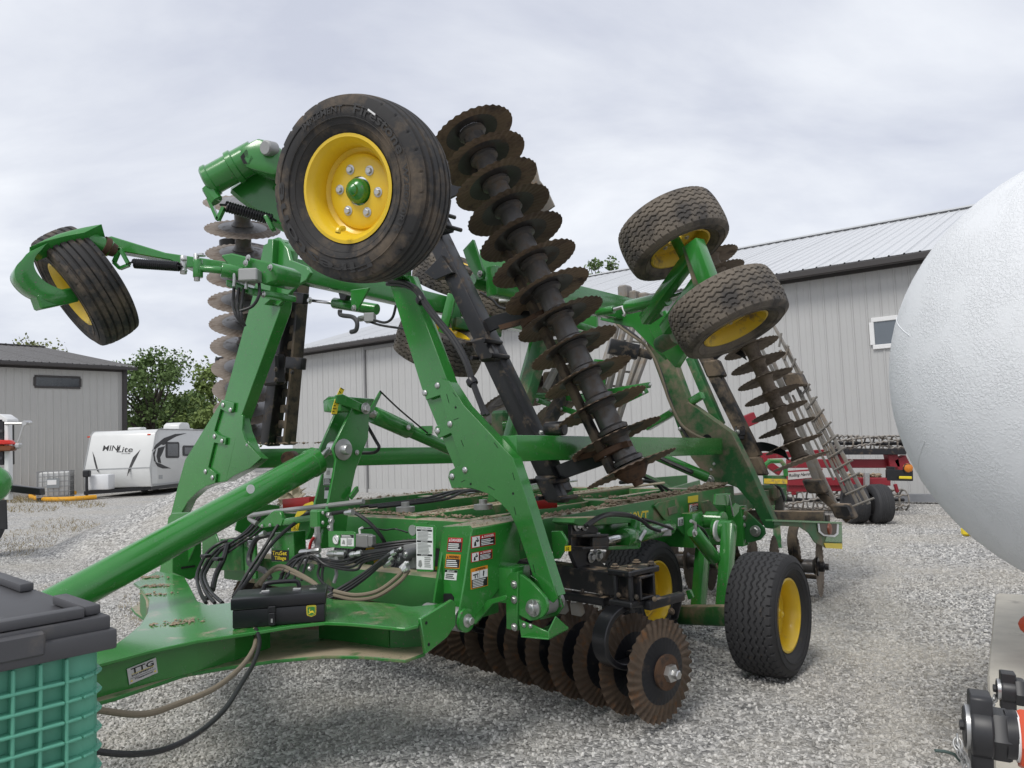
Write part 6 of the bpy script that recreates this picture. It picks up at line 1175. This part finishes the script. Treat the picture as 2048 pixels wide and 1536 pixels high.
# hard lines and hoses on the rear of the frame
for k in range(4): B().tube([M(1.6, 1.9+.09*k, WT+.06), M(3.3, 1.9+.09*k, WT+.06)], .011, 8).obj('hydraulic_line', m_zinc, mach)
hose([(1240, 965, 2.4), (1290, 962, 2.7), (1315, 970, 2.9), (1328, 985, 3.0)], .016); hose([(1260, 940, 2.6), (1290, 955, 2.8), (1320, 970, 3.0), (1345, 985, 3.1)], .014)
plV('rear_gusset', [(1275, 940), (1310, 955), (1345, 975), (1400, 960), (1405, 990), (1340, 1000)], 1.2, .02, G); plV('rear_gusset', [(1310, 955), (1375, 950), (1375, 985), (1330, 985)], 1.6, .02, GD)
B().tube([M(1.9, 1.0, WT+.04), M(2.75, .62, WT+.08)], .012, 6).obj('corn_stalk', m_leaf, mach)
cyl('deck_cylinder', M(.9, 1.02, WT+.10), M(1.75, 1.22, WT+.10), .035, G); cyl('cylinder_rod', M(1.75, 1.22, WT+.10), M(2.1, 1.30, WT+.10), .018, m_chrome)
for k in range(3): rod('hose', [M(.6, 1.9+.1*k, WT+.03), M(1.1, 1.7+.12*k, WT+.05), M(1.6, 1.85+.07*k, WT+.08), M(2.2, 1.6+.1*k, WT+.05), M(2.9, 1.75+.1*k, WT+.06)], .011, m_hose)
# soil and clods lying on the frame
def clods(name, segs, mt=None, par=mach):
    bb = B()
    for a, b_, wid, n, s_ in segs:
        d = (b_-a); side = V3((-d.y, d.x, 0)).normalized()
        for i in range(n): bb.clod(a+d*rnd.random()+side*wid*(rnd.random()-.5)+ZU*rnd.random()*s_*.5, s_*(.12+rnd.random()**3*.95), .5)
    o = bb.obj(name, mt or m_soil, par, smooth=0); return kind(o, 'stuff')
clods('soil_clods', [(M(.5, .42, WT), M(3.5, .42, WT), .13, 900, .022), (M(1.5, .42, WT+.01), M(2.6, .42, WT+.01), .10, 260, .034), (M(2.9, .42, WT+.01), M(3.6, .42, WT+.02), .14, 260, .04), (M(.5, .6, WT), M(.5, 2.9, WT), .13, 600, .02), (M(2.15, .6, WT), M(2.15, 2.9, WT), .13, 420, .022), (M(.6, 1.40, WT), M(3.3, 1.40, WT), .10, 420, .02), (M(.6, 2.2, WT), M(3.3, 2.2, WT), .10, 300, .02), (M(.5, 3.08, WT), M(3.4, 3.08, WT), .12, 360, .022), (M(3.3, .3, .97), M(3.6, .2, .93), .2, 60, .02), (M(-.2, .28, 1.2), M(.3, .28, 1.2), .16, 160, .008)])
for px_, py_, n in ((300, 1155, 60), (312, 1172, 80), (318, 1188, 26), (345, 1248, 40), (366, 1243, 30)):
    p = pz(px_, py_, .802); bb = B()
    for i in range(n): bb.clod(p+V3((rnd.gauss(0, .05), rnd.gauss(0, .02), rnd.random()*.006)), .004+.011*rnd.random()**2, .5)
    kind(bb.obj('soil_crumbs', m_soil, mach, smooth=0), 'stuff')
clods('soil_clods', [(pu(520, 889, .12), pu(640, 886, .6), .1, 60, .02)])
for i in range(16):
    p = pu(555+i*3.2, 1003-3*math.sin(i), .9); d = V3((rnd.gauss(0, 1), rnd.gauss(0, .6), rnd.gauss(.5, .5))).normalized()*.2
    B().ribbon([p, p+d*.5+ZU*.03, p+d], V3((.05, .03, .04)), .003).obj('corn_husk', m_leaf, mach, smooth=0)
# ---------------------------------------------------------------- toolbox standing on the tongue
b0 = pz(467, 1258, .802); b1 = pz(650, 1243, .802); tx = (b1-b0); TL = tx.length; tx.normalize(); ty = V3((-tx.y, tx.x, 0)); ty = ty if ty.y > 0 else -ty
TD = .24; THt = ppl(457, 1199, b0, ty).z-.802
tbx = thing('toolbox', 'black steel toolbox with latch and green badge on the machine tongue', 'toolbox', b0)
def tq2(a, s_, z): return b0+tx*a+ty*s_+ZU*z
B().prism([tq2(-.005, 0, 0), tq2(TL, 0, 0), tq2(TL, TD, 0), tq2(-.005, TD, 0)], ZU*(THt-.055)).obj('case', m_blackc, tbx, bevel=.006, seg=2)
B().prism([tq2(-.012, -.007, THt-.053), tq2(TL+.007, -.007, THt-.053), tq2(TL+.007, TD+.006, THt-.053), tq2(-.012, TD+.006, THt-.053)], ZU*.053).obj('lid', m_blackc, tbx, bevel=.006, seg=2)
hm = tq2(TL*.50, TD*.5, THt); B().tube(catmull([hm-tx*.085, hm-tx*.082+ZU*.03, hm-tx*.06+ZU*.045, hm+tx*.06+ZU*.045, hm+tx*.082+ZU*.03, hm+tx*.085], 4), .011, 10).obj('handle', m_blackc, tbx)
for s_ in (-1, 1): B().blk(hm+tx*.075*s_-ty*.01+ZU*.006, .04, .03, .014, tx, ty).obj('handle_bracket', m_zinc, tbx, bevel=.003)
for a in (.3, .86): B().blk(tq2(TL*a, TD*.45, THt+.002), .035, .02, .004, tx, ty).obj('painted_glare', m_alu, tbx)  # pale grey plates standing in for glare on the lid
lc = tq2(TL*.42, -.012, THt-.06); B().blk(lc, .035, .012, .03, tx, ty).obj('latch', m_blackc, tbx, bevel=.003); B().blk(lc-ZU*.045-ty*.004, .030, .014, .06, tx, ty).obj('latch', m_blackc, tbx, bevel=.003); B().blk(lc-ZU*.05-ty*.013, .008, .006, .018, tx, ty).obj('latch_staple', m_zinc, tbx)
D = Decal(tq2(TL*.795, 0, THt*.60), tq2(TL*.905, 0, THt*.60), tq2(TL*.905, 0, THt*.20), tq2(TL*.795, 0, THt*.20), m_blackc, .001)
rr_ = [(0.0, .1), (.1, .02), (.5, 0), (.9, .02), (1, .1), (.99, .6), (.93, .86), (.5, 1), (.07, .86), (.01, .6)]
D.poly(rr_, m_dyel, 1); D.poly([(.5+(x-.5)*.90, .5+(y-.5)*.90) for x, y in rr_], m_greenc, 2); D.poly([(.5+(x-.5)*.82, .5+(y-.5)*.82) for x, y in rr_], m_dyel, 3); D.poly([(.5+(x-.5)*.75, .5+(y-.5)*.75) for x, y in rr_], m_greenc, 4)
D.poly([(.24, .44), (.34, .42), (.40, .50), (.60, .46), (.74, .52), (.72, .62), (.86, .76), (.80, .76), (.64, .64), (.44, .64), (.34, .72), (.20, .70), (.20, .66), (.32, .64), (.33, .56)], m_dyel, 5); D.poly([(.30, .42), (.28, .28), (.32, .36), (.34, .24), (.38, .36), (.36, .43)], m_dyel, 5); D.obj('badge', tbx)
# ================================================================ red rolling harrow behind
RY = 14.2; rh = thing('rolling_harrow', 'red rolling harrow with basket reels parked against the grey shed', 'farm implement', pz(1740, 1047, 0))
def r3(x, y, d=0.): return pd(x, y, RY+d)
def rbar(name, a, c_, w, h, mt=m_redm, d=0., d2=None): return B().box(r3(*a, d), r3(*c_, d if d2 is None else d2), w, h, ZU).obj(name, mt, rh, bevel=.01)
rbar('frame_beam', (1575, 927), (1800, 927), .18, .17, d=1.2); rbar('frame_end', (1795, 915), (1808, 942), .2, .26, d=1.1); rbar('frame_beam', (1520, 912), (1650, 905), .16, .13, d=2.2); rbar('frame_post', (1780, 905), (1786, 935), .2, .2, d=1.1); rbar('frame_post', (1672, 905), (1684, 945), .2, .2, d=1.1)
rbar('lower_beam', (1560, 963), (1775, 963), .25, .14); rbar('lower_beam', (1575, 977), (1700, 975), .14, .12); rbar('tool_bar', (1660, 903), (1808, 903), .2, .12, m_black, 1.0); rbar('tool_bar', (1475, 850), (1510, 835), .2, .25, m_redm, 2.4); rbar('frame_post', (1488, 840), (1482, 870), .18, .18, d=2.4)
lab = B().prism([r3(x, y, -.12) for x, y in ((1574, 942), (1646, 937), (1638, 957), (1574, 962))], V3((0, .06, 0))).obj('label_board', m_redm, rh)
D = Decal(r3(1576, 945, -.125), r3(1632, 941, -.125), r3(1624, 955, -.125), r3(1576, 959.5, -.125), mat('dusty_white_decal', (.50, .47, .45), .6), .01); D.text('Rolling Harrow', .04, .2, .95, .8, m_ink, 3); D.obj('name_plate', rh)
rbar('light_bar', (1772, 950), (1825, 951), .06, .20, m_blackc, -.1); rbar('reflector', (1798, 955), (1824, 955.5), .02, .05, m_dyel, -.16); rbar('lamp_box', (1774, 938), (1788, 938), .1, .09, m_blackc)
B().lathe(r3(1815, 936, -.1), V3((0, -1, 0)), [(.085, 0), (.08, .04), (.05, .06)], 18).obj('beacon', mat('amber_lamp', (.62, .20, .02), .25), rh); B().tube([r3(1815+9*math.cos(a), 937+10*math.sin(a), -.14) for a in [k*math.pi/3 for k in range(7)]], .01, 6).obj('beacon_guard', m_blackc, rh)
def reel(x0, x1, yc, R, d, n=6):
    a, c_ = r3(x0, yc, d), r3(x1, yc, d); ax = (c_-a); u, w = perp(ax)
    for k in range(n):
        t = k*2*math.pi/n+.3; pts = [a+ax*s_+(u*math.cos(t+s_*1.4)+w*math.sin(t+s_*1.4))*R for s_ in [i/24 for i in range(25)]]
        pts = [q+(u*math.cos(t)+w*math.sin(t))*(.015 if i % 2 else -.015) for i, q in enumerate(pts)]; B().tube(pts, .022, 5).obj('reel_bar', m_lat, rh)
    for i in range(9):
        c0 = a+ax*(i/8); B().tube([c0+(u*math.cos(t)+w*math.sin(t))*R*.96 for t in [j*math.pi/8 for j in range(17)]], .018, 5).obj('reel_ring', m_lat, rh)
    B().tube([a, c_], .035, 8).obj('reel_axle', m_blackc, rh)
reel(1665, 1806, 887, .15, 1.3); reel(1520, 1680, 1000, .20, 1.0); reel(1660, 1808, 1000, .20, 1.0); rbar('reel_end', (1806, 872), (1808, 902), .1, .08, m_blackc, 1.25)
for x_ in (1713, 1760): 
    o = pz(x_, 1047, 0); B().lathe(V3((o.x-.14, o.y, .335)), V3((1, 0, 0)), [(.17, .02), (.19, -.01), (.26, -.015), (.315, .01), (.335, .05), (.328, .07), (.335, .08), (.328, .1), (.335, .11), (.328, .135), (.335, .15), (.328, .17), (.335, .18), (.33, .22), (.315, .27), (.26, .295), (.19, .29), (.17, .26)], 36).obj('wheel', m_tyre, rh); B().lathe(V3((o.x+.12, o.y, .335)), V3((1, 0, 0)), [(.17, -.05), (.19, .02), (.16, .01), (.06, -.02), (.05, .03)], 20).obj('rim', m_wtrim, rh)
rbar('wheel_strut', (1733, 945), (1733, 985), .10, .08, m_alu, -.2); B().tube([r3(1733, 985, -.2), r3(1733, 1000, -.2)], .02, 8).obj('strut_rod', m_chrome, rh); rbar('axle', (1715, 1010), (1765, 1012), .1, .1, m_redm, .0); rbar('pivot_arm', (1738, 975), (1738, 1012), .12, .12, m_redm, .1)
bb = B()
for i in range(260): bb.clod(r3(1690+70*rnd.random(), 960-12*rnd.random(), .1+.5*rnd.random()), .02+.04*rnd.random(), .5)
kind(bb.obj('soil_and_residue', m_soil, rh, smooth=0), 'stuff')
rbar('reel_mount', (1790, 968), (1795, 985), .06, .06, m_redm, .8); rbar('reel_mount', (1585, 968), (1588, 990), .06, .08, m_redm, .8); rbar('hitch_frame', (1495, 900), (1560, 945), .14, .14, m_redm, 1.5); rbar('side_frame', (1500, 905), (1495, 945), .12, .12, m_blackc, 1.4)
# green lamp bracket of another implement
gbk = thing('lamp_bracket_stand', 'dark green steel bracket with faded yellow strip beside the red harrow', 'bracket', pd(1540, 1000, 11)*1)
def b3(x, y): return pd(x, y, 11)
B().prism([b3(x, y) for x, y in ((1528, 951), (1573, 951), (1573, 1000), (1530, 1005))], V3((0, .05, 0))).obj('panel', m_greenm, gbk); B().prism([b3(x, y)-V3((0, .012, 0)) for x, y in ((1528, 957), (1574, 958), (1574, 968), (1528, 967))], V3((0, .01, 0))).obj('faded_strip', m_yellowm, gbk)
for pts in (((1530, 952), (1530, 930), (1540, 922), (1562, 922), (1570, 932), (1572, 952)),): B().tube([b3(*p) for p in pts], .035, 8).obj('loop', m_greend, gbk)
B().box(b3(1550, 1000), V3((b3(1550, 1000).x, b3(1550, 1000).y, 0)), .08, .08).obj('post', m_greenm, gbk)
# steel beams lying along the shed wall
sb0 = ppl(1812, 1006, P0+wn*.5, wn); sb1 = ppl(1888, 1006, P0+wn*.5, wn); sb0.z = sb1.z = .12
tag(B().box(sb0-wd_*1.0, sb1, .2, .16, ZU).obj('steel_channel', mat('galvanised_beam', (.33, .34, .36), .4, .5)), 'galvanised steel channel lying along the base of the shed', 'beam')
gr = pd(1893, 1020, 14.5); gr.z = 0; gt_ = thing('steel_grate', 'dark slatted steel grate beside the galvanised channel', 'grate', gr)
for k in range(5): B().box(gr+V3((.0, -.1*k, .05+.06*k)), gr+V3((1.0, -.1*k, .05+.06*k)), .05, .03, ZU).obj('slat', m_blackc, gt_)
for k in (0, .95): B().box(gr+V3((k, 0, .02)), gr+V3((k, -.4, .3)), .04, .04).obj('rail', m_blackc, gt_)
yb = pz(1940, 1072, 0); bb = B(); bb.blk(yb+ZU*.07, .22, .12, .13); tag(bb.obj('yellow_scrap', m_dyel, None, bevel=.03), 'small yellow object on the gravel near the white tank', 'scrap')
